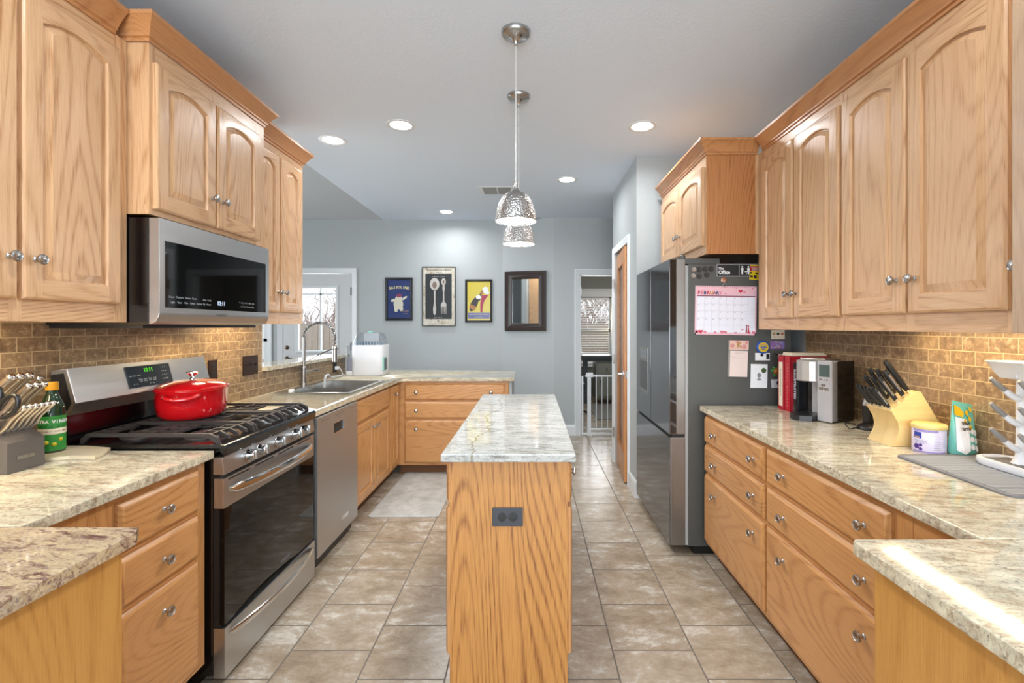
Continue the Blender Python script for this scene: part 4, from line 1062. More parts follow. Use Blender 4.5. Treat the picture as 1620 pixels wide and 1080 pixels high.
c = root('turtle_magnet', (fx(1229), FY, fz_(587)), 'green and orange turtle magnet beside the red cookbooks', 'magnet'); T = FM(1229, 587)
m = MB(T); m.lathe([(.022, 0), (.020, .006), (.010, .012), (0, .013)], (0,0,0), (0,0,1), 16); m.build('shell', plain('turtle_shell', '9a5a26', .4), c)
m = MB(T)
for x, y, r in ((-.026, .004, .009), (-.016, .020, .008), (-.014, -.022, .008), (.014, .022, .008), (.014, -.022, .008)): m.lathe([(r, 0), (r*.7, .004), (0, .005)], (x, y, 0), (0,0,1), 10)
m.build('limbs', plain('turtle_green', '3c9a3a', .4), c)
def ex_dot(T, c, t):
    m = MB(T); m.lathe([(.013, 0), (.013, .002), (0, .002)], (.016, .004, t), (0,0,1), 16); m.build('button', plain('navy_dot', '23243a', .4), c)
card('tag_magnet', 1227, 606.5, .052, .050, plain('tag_grey', 'c6c6cc', .5), 'pale grey square magnet with a dark dot below the turtle', 'magnet', 2, ex_dot)

# ================================================================== ceiling fixtures
M_LENS = emit('downlight_lens', 'ffffff', 14.0)
LAB = ['white recessed ceiling light left of the pendant cord, nearest the camera', 'white recessed ceiling light right of the pendants, nearest on the right', 'white recessed ceiling light at far left, above the narrow wall cabinet', 'small recessed ceiling light right of the pendant shades, near the vent', 'farthest recessed ceiling light, left of the air vent']
can0 = None
vis = [(-.870, 3.237), (.744, 3.257), (-1.433, 3.50), (.3265, 4.438), (-.997, 5.69)]
extra = [(-.85, 1.0), (.75, 1.0), (-.85, -1.2), (.75, -1.2)]
for i, (x, y) in enumerate(vis+extra):
    if can0 is None:
        c = can0 = root('recessed_light', (x, y, CEIL), LAB[0], 'ceiling light', 'recessed ceiling lights')
        MB(RZ((x, y, CEIL), 0)).lathe([(.096, 0), (.095, -.003), (.080, -.005), (.070, -.002), (.068, -.001)], (0,0,0), (0,0,1), 36).build('trim_ring', M_TRIM, c, 50)
        MB(RZ((x, y, CEIL), 0)).lathe([(.069, -.0012), (.066, -.003), (0, -.0035)], (0,0,0), (0,0,1), 32).build('lens', M_LENS, c)
    else:
        c = dup(can0, (x, y, CEIL))
        c['label'] = LAB[i] if i < 5 else 'recessed ceiling light over the near end of the kitchen, out of the photo'
    p = 7.5
    area('downlight', (x, y, CEIL-.006), (0, 0, 0), .13, .13, p, (.97, .985, 1.0), 'DISK', radians(165))
# air vent
c = root('ceiling_vent', (-.36, 4.775, CEIL), 'white rectangular air vent in the ceiling behind the pendants', 'vent')
MB().box(-.516, -.16, 4.645, 4.905, CEIL-.006, CEIL-.0005, 0, .002).build('frame', M_TRIM, c)
m = MB()
for k in range(14):
    y = 4.668+k*.0165; m.box(-.47, -.34, y, y+.008, CEIL-.010, CEIL-.0065); m.box(-.325, -.20, y, y+.008, CEIL-.010, CEIL-.0065)
m.build('louvre', plain('vent_louvre', '9b9a97', .5), c)
# pendants
t = NT('hammered_steel'); vo = t.n('TexVoronoi'); t.set(vo.inputs['Vector'], t.coords()); vo.inputs['Scale'].default_value = 130
t.bump(vo.outputs['Distance'], .9, .004); M_HAM = t.fin(srgb('b3b2b1'), .28, 1)
c = root('pendant_light', (-.070, 2.207, 1.80), 'hammered steel pendant light nearest the camera, over the island', 'pendant light', 'pendant lights over the island')
px, py = -.070, 2.207
MB().lathe([(.066, 0), (.066, -.012), (.060, -.020), (.040, -.024), (.020, -.034), (.008, -.050), (.0075, -.066), (0, -.066)], (px, py, CEIL-.0005), (0,0,1), 32).build('canopy', M_NICKEL, c, 40)
MB().cyl((px, py, 1.99), (px, py, CEIL-.06), .0032, None, 8).build('cord', plain('clear_cord', 'c9c8c6', .25), c)
prof = [(.0, .182), (.010, .182), (.010, .160), (.018, .147), (.022, .138), (.040, .130), (.060, .114), (.076, .088), (.086, .055), (.0925, .020), (.095, 0), (.0925, 0), (.090, .02), (.083, .054), (.073, .085), (.057, .110), (.030, .125), (0, .127)]
sh = MB().lathe(prof, (px, py, 1.822), (0,0,1), 40).build('lamp_shade', M_HAM, c, 50)
m = MB(); m.lathe([(.0885, .010), (.0885, .014), (0, .014)], (px, py, 1.822), (0,0,1), 32); m.lathe([(.0885, .010), (0, .009)], (px, py, 1.822), (0,0,1), 32)
m.build('diffuser', emit('pendant_diffuser', 'ffffff', 9.0), sh)
area('pendant_glow', (px, py, 1.815), (0, 0, 0), .15, .15, 6, (1, .96, .9), 'DISK')
c2 = dup(c, (-.073, 2.82, 1.80)); c2['label'] = 'hammered steel pendant light farther back, seen below the first shade'
for ch_ in c2.children:
    pass
area('pendant_glow', (-.073, 2.82, 1.820), (0, 0, 0), .15, .15, 6, (1, .96, .9), 'DISK')
# ================================================================== sink, faucet, sterilizer
x0, x1, y0, y1 = SK
c = root('kitchen_sink', (-1.5, 3.7, .7), 'double-bowl stainless steel sink set into the far left countertop', 'sink')
m = MB()
for a, b, cc, d in ((x0-.016, x1+.016, y0-.016, y0+.012), (x0-.016, x1+.016, y1-.012, y1+.016), (x0-.016, x0+.05, y0+.012, y1-.012), (x1-.012, x1+.016, y0+.012, y1-.012)): m.box(a, b, cc, d, .8885, .8935, 0, .001)
m.build('rim', M_STEELX, c)
ym = 3.62
for a, b in ((y0+.012, ym-.008), (ym+.008, y1-.012)):
    m = MB(); u0, u1 = x0+.05, x1-.012
    def rr(e, z): return [(u0+e, a+e, z), (u1-e, a+e, z), (u1-e, b-e, z), (u0+e, b-e, z)]
    m.loft([rr(0, .890), rr(.004, .72), rr(.02, .70), rr(.0205, .699)], 0, False, True)
    m.lathe([(.042, 0), (.036, .003), (.02, .001), (0, .001)], ((u0+u1)/2, (a+b)/2, .7), (0,0,1), 20)
    m.build('bowl', M_STEELX, c)
MB().box(x0+.05, x1-.012, ym-.008, ym+.008, .80, .885, 0, .003).build('divider', M_STEELX, c)
fxp, fyp = -1.768, 3.774
c = root('kitchen_faucet', (fxp, fyp, .888), 'tall brushed steel spring faucet arching over the sink', 'faucet')
zb = .8935
m = MB(); m.lathe([(.026, 0), (.026, .006), (.019, .010), (.018, .13), (.015, .14), (.0125, .145), (.0125, .365), (.010, .37)], (fxp, fyp, zb), (0,0,1), 24); m.build('column', M_NICKEL, c)
R_ = .120; zc = zb+.37
arc = [(fxp+R_-R_*cos(a), fyp, zc+R_*sin(a)*.9) for a in [pi*i/24 for i in range(25)]] + [(fxp+2*R_, fyp, zc-.04), (fxp+2*R_, fyp, zc-.07)]
m = MB(); m.tube(arc, .0075, 10); m.build('hose', plain('hose_grey', '6d6c6a', .4, .6), c)
# spring coil round the arc
m = MB(); co = []; N = 380
for i in range(N+1):
    s_ = i/N*(len(arc)-1); k = min(int(s_), len(arc)-2); f_ = s_-k
    p = Vector(arc[k]).lerp(Vector(arc[k+1]), f_); d = (Vector(arc[k+1])-Vector(arc[k])).normalized()
    n1 = d.cross(Vector((0,1,0))).normalized(); n2 = Vector((0,1,0)); a = i/N*26*2*pi
    co.append(p+(n1*cos(a)+n2*sin(a))*.0125)
m.tube(co, .0022, 5); m.build('spring', M_CHROME, c, 60)
m = MB(); m.lathe([(.012, 0), (.017, -.01), (.018, -.03), (.019, -.10), (.021, -.125), (.017, -.13), (0, -.13)], (fxp+2*R_, fyp, zc-.065), (0,0,1), 20); m.build('spray_head', M_NICKEL, c)
m = MB(); m.tube([(fxp+.012, fyp, zb+.17), (fxp+.12, fyp, zb+.235), (fxp+2*R_-.012, fyp, zb+.28)], .005, 8); m.lathe([(.022, -.008), (.024, 0), (.022, .008)], (fxp+2*R_, fyp, zb+.28), (0,0,1), 16); m.build('docking_arm', M_NICKEL, c)
m = MB(); m.cyl((fxp, fyp+.015, zb+.10), (fxp, fyp+.05, zb+.10), .013, None, 14); m.tube([(fxp, fyp+.045, zb+.10), (fxp+.04, fyp+.05, zb+.107), (fxp+.10, fyp+.05, zb+.112)], [.006, .006, .005], 8); m.build('lever', M_CHROME, c)
m = MB(); m.tube([(-1.73, 4.42, .90), (-1.71, 4.3, .905), (-1.70, 4.12, .915), (-1.68, 4.02, .945), (-1.66, 3.93, .95), (-1.65, 3.88, .93), (-1.645, 3.86, .86), (-1.64, 3.85, .79)], .0095, 10)
solo(m, 'drain_hose', plain('hose_white', 'c9cbcc', .4), (-1.71, 4.2, .89), 'grey-white hose running from the sterilizer into the sink', 'hose', angle=60)
m = MB(); m.lathe([(.028, 0), (.030, .008), (.026, .018), (0, .020)], (-1.66, 3.36, .8935), (0,0,1), 20, 0, .6, 1.0); solo(m, 'sink_stopper', M_WHITEP, (-1.66, 3.36, .8935), 'small white oval stopper on the near rim of the sink', 'stopper')
# bottle sterilizer
sx, sy = -1.54, 4.60
c = root('bottle_sterilizer', (sx, sy, .888), 'white countertop bottle sterilizer and washer with a clear domed lid', 'sterilizer')
def rrect(x, y, hw, hd, r, z, n=5):
    pts = []
    for qx, qy, a0 in ((1, 1, 0), (-1, 1, pi/2), (-1, -1, pi), (1, -1, 3*pi/2)):
        for k in range(n+1):
            a = a0+pi/2*k/n; pts.append((x+qx*(hw-r)+r*cos(a), y+qy*(hd-r)+r*sin(a), z))
    return pts
m = MB(); m.loft([rrect(sx+.02, sy, .140, .12, .05, .890), rrect(sx+.02, sy, .148, .128, .05, .900), rrect(sx+.02, sy, .148, .128, .05, 1.165), rrect(sx+.02, sy, .144, .124, .05, 1.172)]); m.build('housing', M_WHITEP, c, 50)
m = MB(); m.loft([rrect(sx-.135, sy, .045, .10, .02, .890), rrect(sx-.135, sy, .048, .104, .02, .895), rrect(sx-.135, sy, .048, .104, .02, .93), rrect(sx-.135, sy, .046, .10, .02, .932)]); m.build('tank_base', M_WHITEP, c, 50)
m = MB(); m.loft([rrect(sx-.135, sy, .045, .10, .02, .933), rrect(sx-.135, sy, .047, .102, .02, 1.165), rrect(sx-.135, sy, .044, .098, .02, 1.17)]); m.build('water_tank', M_CLEARP, c, 50)
m = MB(); m.loft([rrect(sx-.135, sy, .041, .096, .018, .936), rrect(sx-.135, sy, .041, .096, .018, 1.05)]); m.build('water', plain('tank_water', '9a9aa6', .2), c, 50)
m = MB(); m.loft([rrect(sx+.02, sy, .135, .115, .045, 1.1725), rrect(sx+.02, sy, .132, .112, .045, 1.215), rrect(sx+.02, sy, .112, .095, .04, 1.27), rrect(sx+.02, sy, .09, .075, .03, 1.285)]); ld = m.build('lid', M_CLEARP, c, 50)
m = MB(); m.lathe([(.028, 0), (.028, .012), (.02, .018), (0, .018)], (sx+.02, sy, 1.285), (0,0,1), 20); m.build('lid_handle', plain('mint_plastic', '8fc3b4', .4), ld)
m = MB()
for i in range(9): m.box(sx-.09+i*.027, sx-.083+i*.027, sy-.10, sy+.10, 1.174, 1.20)
m.build('bottle_rack', plain('rack_blue', 'a8b6c0', .4), c)
m = MB(); m.box(sx+.160, sx+.177, sy-.105, sy-.015, .935, 1.06, 0, .006); m.build('control_surround', plain('mint_plastic', '8fc3b4', .4), c)
m = MB(); m.box(sx+.176, sx+.181, sy-.100, sy-.035, .945, 1.048, 0, .002); m.build('control_screen', plain('screen_slate', '474c52', .3), c)
# outlets on the left wall
T = FR((XL+.006, 0, 0), (0,1,0), (1,0,0))
outlet(T, 2.745, 1.098, .075, .118, M_BRONZE, 'dark bronze double outlet on the backsplash behind the red pot', False, 'wall_outlet', dark=M_INK)
outlet(T, 3.113, 1.098, .165, .122, M_BRONZE, 'dark bronze three-switch plate at the end of the left backsplash', False, 'light_switch', 3)
outlet(T, 4.45, .985, .075, .118, M_INK, 'black outlet on the low tiled wall beside the sterilizer', False, 'wall_outlet', dark=M_RUBBER)
m = MB(); m.tube([(XL+.016, 4.45, .965), (-1.76, 4.46, .965), (-1.745, 4.47, .93), (-1.74, 4.48, .90), (-1.72, 4.49, .895)], .004, 8); m.box(XL+.0145, -1.765, 4.435, 4.465, .95, .98, 0, .003)
solo(m, 'power_cord', M_WHITEP, (-1.75, 4.46, .893), 'white plug and cord in the black outlet by the sterilizer', 'cord')
T = FR((0, YB, 0), (1,0,0), (0,-1,0))
outlet(T, -2.03, 1.20, .19, .115, M_TRIM, 'white plate on the far grey wall above the sterilizer', True, 'light_switch', 0)
T = FR((XW-.006, 0, 0), (0,1,0), (-1,0,0))
outlet(T, 2.28, 1.07, .075, .118, plain('tan_plate', '9b7c58', .45), 'tan outlet on the right backsplash behind the knife handles', False, 'wall_outlet')

# ================================================================== left counter: steel knife block
ZC = .8885
M_KB = plain('graphite_block', '69635e', .45, .3, .06, 120)
bx0, bx1, by0, by1 = -1.795, -1.620, 1.500, 1.617
c = root('knife_block', (-1.70, 1.56, ZC), 'grey two-step knife block holding steel-handled knives, left counter', 'knife block')
m = MB()
m.prism([(bx0, ZC), (bx1, ZC), (bx1, ZC+.095), (bx1-.030, ZC+.112), (-1.672, ZC+.125), (-1.672, ZC+.160), (-1.71, ZC+.185), (-1.745, ZC+.20), (bx0, ZC+.17)], 'y', by0, by1, 0, .002)
m.build('block', M_KB, c)
MB().box(bx1+.0002, bx1+.002, 1.528, 1.583, ZC+.038, ZC+.050, 0, .0004).build('badge', M_NICKEL, c)
dk = Vector((.70, 0, .72)).normalized()
M_KH = steel('knife_handle_steel', 'cfc8c0', .3, 'z')
def steel_knife(base, L, r, label, group, d=dk, bend=1):
    base = Vector(base); kn = root('kitchen_knife', base, label, 'knife', group)
    nrm = Vector((-d.z, 0, d.x))
    pts = [base-d*.03, base, base+d*L*.2-nrm*.001, base+d*L*.5+nrm*.004*bend, base+d*L*.8+nrm*.002, base+d*L]
    m = MB(); m.tube(pts[1:], [r*.75, r*.95, r*.85, r*1.0, r*.9], 10, 0, .6, (0, 1, 0)); m.lathe([(r*.95, -.003), (r*1.05, .004), (r*.6, .010), (0, .011)], pts[-1], d, 12, 1)
    m.build('handle', [M_KH, M_CHROME], kn, 60)
    m = MB(); m.box(-.0008, .0008, -.008, .008, -.032, .004, 0)
    me = m; o = m.build('blade', M_CHROME, None); o.data.transform(Matrix.Rotation(math.atan2(d.x, d.z), 4, 'Y')); o.parent = kn
    return kn
lab = ['nearest the camera', 'second from the camera', 'third from the camera', 'fourth from the camera', 'fifth from the camera', 'farthest from the camera']
for i in range(6):
    y = 1.512+i*.0185
    steel_knife((-1.655, y, ZC+.128), .105, .0085, 'steel steak knife in the lowest row of the grey block, '+lab[i], 'steel steak knives in the grey block')
lab2 = ['nearest', 'middle', 'farthest']
for i in range(3): steel_knife((-1.690, 1.548+i*.024, ZC+.178), .125, .0100, 'steel-handled knife in the middle row of the grey block, '+lab2[i]+' one', 'mid-size knives in the grey block')
for i in range(3): steel_knife((-1.745, 1.530+i*.028, ZC+.190), .150, .0125, 'large steel-handled knife in the top row of the grey block, '+lab2[i]+' one', 'large knives in the grey block')
steel_knife((-1.725, 1.608, ZC+.188), .135, .0095, 'thin steel-handled knife at the far end of the top row, grey block', 'large knives in the grey block')
m = MB(); m.cyl((-1.775, 1.60, ZC+.17), (-1.790, 1.60, ZC+.285), .005, .003, 10); solo(m, 'sharpening_steel', M_CHROME, (-1.775, 1.60, ZC+.17), 'thin steel rod standing up behind the big knives in the grey block', 'sharpening steel')
c = root('kitchen_scissors', (-1.66, 1.518, ZC+.16), 'kitchen scissors with black loop handles in the grey knife block', 'scissors')
def loop(cx_, cz_, a_, b_, rot):
    pts = []
    for i in range(25):
        t_ = 2*pi*i/24; x_, z_ = a_*cos(t_), b_*sin(t_); pts.append((cx_+x_*cos(rot)-z_*sin(rot), 1.484, cz_+x_*sin(rot)+z_*cos(rot)))
    return pts
for nm, q in (('handle', loop(-1.600, ZC+.214, .040, .024, .85)), ('handle', loop(-1.650, ZC+.236, .040, .024, 1.0))):
    m = MB(); m.tube(q, .0065, 8); m.build(nm, M_RUBBER, c, 60)
m = MB(); m.prism([(-1.690, ZC+.13), (-1.675, ZC+.125), (-1.612, ZC+.192), (-1.635, ZC+.205)], 'y', 1.481, 1.486, 0, .001); m.lathe([(.006, 0), (.006, .002), (0, .003)], (-1.640, 1.481, ZC+.178), (0,-1,0), 12); m.build('blade', M_NICKEL, c)
# olive oil bottle
bx, by = -1.713, 1.735
c = root('olive_oil_bottle', (bx, by, ZC), 'green glass olive oil bottle with a yellow cap beside the range', 'bottle')
M_OILG = plain('dark_green_glass', '10301a', .06, 0, .1, 10, Coat_Weight=.5)
m = MB(); m.lathe([(.034, 0), (.037, .006), (.037, .150), (.034, .175), (.022, .205), (.015, .222), (.0145, .235), (0, .235)], (bx, by, ZC), (0,0,1), 32); m.build('bottle_body', M_OILG, c, 50)
m = MB(); m.lathe([(.0185, .232), (.0185, .257), (.017, .260), (0, .260)], (bx, by, ZC), (0,0,1), 28); m.build('cap', plain('cap_yellow2', 'd89c1c', .4), c)
m = MB(); m.lathe([(.0372, .020), (.0374, .020), (.0374, .142), (.0372, .142)], (bx, by, ZC), (0,0,1), 32); lb = m.build('label_band', plain('label_green', '2f8a38', .5), c)
m = MB(); m.lathe([(.0375, .078), (.0377, .078), (.0377, .098), (.0375, .098)], (bx, by, ZC), (0,0,1), 32); m.build('cream_band', M_CREAM, lb)
def curved_text(m, s_, size, z, r, ctr, a0, sp, mi=0, bold=0):
    for i, ch_ in enumerate(s_):
        a = a0+(i-(len(s_)-1)/2)*sp
        m.text(ch_, size, mi, PM((ctr[0]+r*sin(a), ctr[1]-r*cos(a), z), (cos(a), sin(a), 0), (0,0,1)), ext=.0002, bold=bold)
va = math.atan2(-bx, by)  # label faces the camera
m = MB(); curved_text(m, 'EXTRA VIRGIN', .016, ZC+.122, .0378, (bx, by), va, .24, 0, .0004); m.build('lettering', M_WHITE, lb, smooth=False)
m = MB(); curved_text(m, 'OLIVE OIL', .011, ZC+.106, .0378, (bx, by), va, .22); curved_text(m, 'DIPPING + DRESSING', .006, ZC+.088, .0379, (bx, by), va, .12); m.build('small_lettering', M_INK, lb, smooth=False)
m = MB()
for a, z, r in ((-.45, .050, .012), (.15, .043, .011), (.65, .058, .010)): m.sphere((bx+.034*sin(va+a), by-.034*cos(va+a), ZC+z), r, 0, .8, .8, .7, 12)
m.build('olive_print', plain('olive_yellow', 'c4b81e', .5), lb)
# marble cutting board
m = MB(); pts = []
for px_, py_ in ((68, 730), (90, 729), (110, 726.5), (150, 727), (163, 722), (175, 713), (150, 711.5), (120, 708.8), (92, 709), (80, 712), (66, 722)):
    Y_ = .46*768/(py_-515.7); pts.append(((px_-840.5)*Y_/768, Y_))
m.prism(pts, 'z', ZC, ZC+.013, 0, .003)
solo(m, 'cutting_board', plain('ivory_marble', 'd9c9a8', .3, 0, .12, 12), (-1.6, 1.70, ZC), 'small ivory serving board lying by the grey knife block', 'board')

# ================================================================== right counter
c = None
def book(loc, L, Hh, t, mat, label, rotz=0, name='cookbook', lie=False):
    """book standing; spine faces -X, covers face +-Y"""
    c = root(name, loc, label, 'book')
    T = RZ(loc, rotz)
    m = MB(T)
    m.box(0, L, 0, .003, 0, Hh); m.box(0, L, t-.003, t, 0, Hh); m.box(-.002, .002, 0, t, 0, Hh)
    m.build('cover', mat, c, smooth=False)
    MB(T).box(.003, L-.004, .0035, t-.0035, .004, Hh-.004).build('pages', M_CREAM, c, smooth=False)
    return c, T
b1, T1 = book((1.386, 2.600, ZC), .205, .298, .052, plain('book_red', 'b3162a', .4), 'thick red cookbook with gold spine lettering behind the coffee maker')
m = MB()
for i, ch_ in enumerate('FAMILY RECIPES'): m.text(ch_, .013, 0, T1 @ PM((-.0022, .026, .25-i*.017), (0,-1,0), (0,0,1)), ext=.0002)
m.build('lettering', plain('gold_print', 'd8a89a', .4), b1, smooth=False)
b2, T2 = book((1.382, 2.656, ZC), .205, .298, .056, plain('book_red2', 'a81428', .4), 'red cookbook with a cream label strip on its spine, next to the fridge')
MB(T2).box(-.0028, -.002, .010, .048, .02, .262).build('spine_label', M_CREAM, b2, smooth=False)
m = MB(); m.text('Treasured Recipes', .020, 0, T2 @ PM((-.003, .029, .15), (0,0,-1), (0,-1,0)), ext=.0002); m.build('lettering', plain('green_print', '4c6a4a', .5), b2, smooth=False)
b3, T3 = book((1.405, 2.572, ZC), .17, .262, .024, M_INK, 'black illustrated paperback squeezed behind the coffee maker tray', 0, 'paperback_book')
m = MB(); m.text('ILLUSTRATED', .026, 0, T3 @ PM((-.0024, .012, .15), (0,0,-1), (0,-1,0)), ext=.0002, bold=.0006); m.build('lettering', M_WHITE, b3, smooth=False)
m = MB(); m.box(1.395, 1.585, 2.605, 2.70, ZC+.2985, ZC+.308, 0, .001); m.box(1.40, 1.575, 2.61, 2.70, ZC+.3082, ZC+.315, 0, .001)
solo(m, 'paper_stack', M_CREAM, (1.49, 2.65, ZC+.2985), 'loose cream papers lying flat on top of the red cookbooks', 'papers')
# coffee maker
th = radians(65)
n_ = Vector((-sin(th), -cos(th), 0)); r_ = Vector((cos(th), -sin(th), 0))    # front normal, right (as seen)
B = Vector((1.412, 2.280, ZC)); A = B - r_*.205
CT = FR(tuple((A+B)/2), tuple(r_), tuple(n_))      # u right, w outward from the front face, z up
c = root('coffee_maker', tuple((A+B)/2), 'silver and black single-cup coffee maker with a small screen', 'coffee maker')
u0, u1 = -.1025, .1025
m = MB(CT); m.box(.098, u1, -.17, -.002, .004, .292, 0, .003); m.box(-.09, .098, -.17, -.10, .004, .288, 0, .003); m.build('machine_body', plain('gloss_black', '17120f', .18), c)
m = MB(CT); m.box(.030, u1, -.045, 0, .004, .296, 0, .004); twr = m.build('control_tower', plain('silver_tower', 'b9bac0', .35, .4), c)
m = MB(CT); m.box(.040, .092, 0, .0015, .218, .275, 0, .0006); m.build('screen', plain('lcd_green', '4b5a58', .25), twr)
m = MB(CT)
for x_, z_, r in ((.047, .205, .006), (.064, .204, .0045), (.079, .204, .0045)): m.lathe([(r, 0), (r, .0015), (0, .002)], (x_, 0, z_), (0,1,0), 14)
for x_, z_ in ((.061, .178), (.050, .162), (.076, .160)): m.box(x_-.011, x_+.011, 0, .0018, z_-.006, z_+.006, 0, .0006)
m.build('button', M_NICKEL, twr)
m = MB(CT); m.box(-.055, .030, -.10, -.085, .004, .19, 0, .002); m.box(.012, .030, -.10, -.03, .02, .19, 0, .002); m.build('rear_column', plain('silver_plastic', 'b5b6ba', .35, .4), c)
m = MB(CT); q = []
for z_, e in ((.190, .006), (.194, 0), (.286, 0), (.292, .006)):
    q.append([(.0285, -.10, z_), (.0285, .012-e, z_), (.012, .030-e, z_), (-.02, .040-e, z_), (-.055, .030-e, z_), (-.075+e, .006, z_), (-.082+e, -.03, z_), (-.082+e, -.10, z_)])
m.loft(q); m.build('brew_head', plain('silver_head', 'c2c0bd', .3, .55), c, 30)
m = MB(CT); q = []
for z_ in (.0, .026): q.append([(.028, -.10, z_), (.028, .035, z_), (-.012, .070, z_), (-.05, .068, z_), (-.085, .04, z_), (-.10, .0, z_), (-.10, -.10, z_)])
m.loft(q); m.build('drip_tray', M_RUBBER, c, 30)
m = MB(CT); m.box(-.12, -.092, -.16, -.02, .004, .28, 0, .008); m.build('water_reservoir', M_CLEARP, c)
m = MB(CT); m.box(-.06, .07, -.12, .0, .2935, .303, 0, .003); m.build('lid', M_STEELX, c)
# electric wine opener on its charging base
c = root('electric_corkscrew', (1.505, 2.165, ZC), 'black and silver electric corkscrew standing on a round black base', 'corkscrew')
ex, ey = 1.505, 2.165
MB().lathe([(.046, 0), (.046, .006), (.038, .018), (.024, .026), (.018, .030), (0, .030)], (ex, ey, ZC), (0,0,1), 28).build('charging_base', M_RUBBER, c, 50)
MB().lathe([(.020, .030), (.022, .05), (.025, .09), (.026, .106), (0, .106)], (ex, ey, ZC), (0,0,1), 24).build('body', M_RUBBER, c, 50)
MB().lathe([(.026, .106), (.025, .118), (.018, .145), (.012, .158), (0, .160)], (ex, ey, ZC), (0,0,1), 24).build('silver_top', M_NICKEL, c, 50)
MB().tube([(ex-.035, ey+.01, ZC+.006), (ex-.075, ey+.0, ZC+.004), (ex-.098, ey-.02, ZC+.004), (ex-.10, ey+.005, ZC+.018), (ex-.08, ey+.04, ZC+.022), (ex-.02, ey+.06, ZC+.01)], .0022, 6).build('cord', M_RUBBER, c, 60)
# wooden knife block
M_LW = oak('pale_block_wood', 'dfc184', 'c9a263', 'x', .35, .8, .4, 5)
ky0, ky1 = 1.85, 1.985
c = root('knife_block', (1.46, 1.92, ZC), 'pale wooden knife block with a curved front and black-handled knives', 'knife block')
P = [(1.372, ZC), (1.388, ZC+.02), (1.400, ZC+.045), (1.404, ZC+.068), (1.398, ZC+.095), (1.384, ZC+.12), (1.370, ZC+.135), (1.468, ZC+.209), (1.486, ZC+.209), (1.592, ZC+.03), (1.592, ZC)]
MB().prism(P, 'y', ky0, ky1, 0, .002).build('block', M_LW, c)
dk2 = Vector((-.60, 0, .80)).normalized()
def black_knife(f, y, L, r, label, group, steelside=True):
    base = Vector((1.370+.098*f, y, ZC+.135+.074*f)) + dk2*.001
    kn = root('kitchen_knife', base, label, 'knife', group)
    m = MB(); p = [base+dk2*.008, base+dk2*L*.25, base+dk2*L*.6, base+dk2*L*.85, base+dk2*L]
    m.tube(p, [r*.7, r*.85, r, r*1.02, r*.75], 10, 0, .62, (0, 1, 0)); m.build('handle', M_RUBBER, kn, 60)
    m = MB(); m.cyl(base-dk2*.02, base+dk2*.010, r*.55, None, 8)
    if steelside: m.tube([q_+Vector((0, -r*.50, 0)) for q_ in p[1:4]], r*.42, 6, 0, .6, (0, 1, 0))
    m.build('bolster', M_CHROME, kn, 60); return kn
l6 = ['nearest the camera', 'second nearest', 'third', 'fourth', 'fifth', 'farthest']
for i in range(6): black_knife(.08+.02*(i % 2), ky0+.012+i*.0215, .098, .0095, 'black-handled steak knife in the front row of the wooden block, '+l6[i], 'steak knives in the wooden block')
l3 = ['nearest the camera', 'in the middle', 'farthest back']
for i in range(3): black_knife(.45, ky0+.026+i*.040, .115, .0115, 'black-handled knife in the middle row of the wooden block, '+l3[i], 'middle knives in the wooden block')
for i in range(3): black_knife(.70, ky0+.022+i*.042, .125, .0130, 'large black-handled knife in the upper row of the wooden block, '+l3[i], 'large knives in the wooden block')
black_knife(.93, ky0+.030, .15, .0125, 'longest black handle, a honing steel at the top of the wooden block', 'large knives in the wooden block', False)
# formula can
cx, cy = 1.462, 1.785
c = root('formula_can', (cx, cy, ZC), 'round lavender and white powder can with a yellow lid', 'can')
m = MB(); m.lathe([(.050, 0), (.051, .002), (.051, .090), (.050, .091), (0, .091)], (cx, cy, ZC), (0,0,1), 40); m.build('can_body', plain('can_lavender', 'd6cfe4', .4), c, 50)
m = MB(); m.lathe([(.0535, .086), (.0545, .088), (.0545, .098), (.050, .103), (0, .104)], (cx, cy, ZC), (0,0,1), 40); m.build('lid', plain('lid_yellow', 'd9c07a', .4), c, 50)
va = math.atan2(-cx, cy)
def patch(m, ctr, r, a0, a1, z0, z1, mi=0, n=10):
    ring = []
    for i in range(n+1):
        a = a0+(a1-a0)*i/n; ring.append([(ctr[0]+rr_*sin(a), ctr[1]-rr_*cos(a), z) for rr_, z in ((r, z0), (r+.0004, z0), (r+.0004, z1), (r, z1))])
    m.loft(ring, mi)
m = MB(); patch(m, (cx, cy), .0511, va-1.0, va+.55, ZC+.076, ZC+.084); patch(m, (cx, cy), .0511, va-1.0, va+1.2, ZC+.002, ZC+.008); m.build('purple_band', plain('can_purple', '9a8cc4', .4), c, smooth=False)
m = MB(); patch(m, (cx, cy), .0513, va-.95, va-.42, ZC+.052, ZC+.074); m.build('logo_patch', plain('logo_blue', '2b3f9a', .3), c, smooth=False)
m = MB(); patch(m, (cx, cy), .0515, va-.86, va-.52, ZC+.054, ZC+.058); m.build('gold_arc', plain('gold_arc', 'c9a24a', .3), c, smooth=False)
m = MB()
for k in range(9): patch(m, (cx, cy), .0513, va+.28, va+.60+.2*(k % 3)*.3, ZC+.070-k*.007, ZC+.071-k*.007)
for k in range(7): patch(m, (cx, cy), .0513, va+.85, va+1.2, ZC+.070-k*.007, ZC+.071-k*.007)
curved_text(m, 'NeuroPro', .009, ZC+.044, .0516, (cx, cy), va-.5, .10); curved_text(m, 'infant formula', .006, ZC+.037, .0516, (cx, cy), va-.5, .055)
m.build('small_print', plain('print_grey', '8d84a4', .5), c, smooth=False)
m = MB()
for a, z, r in ((-.75, .022, .010), (-.48, .028, .006), (-.48, .014, .006)):
    m.lathe([(r, 0), (r, .0006), (r*.7, .0008), (r*.7, 0)], (cx+.0512*sin(va+a), cy-.0512*cos(va+a), ZC+z), (sin(va+a), -cos(va+a), 0), 14)
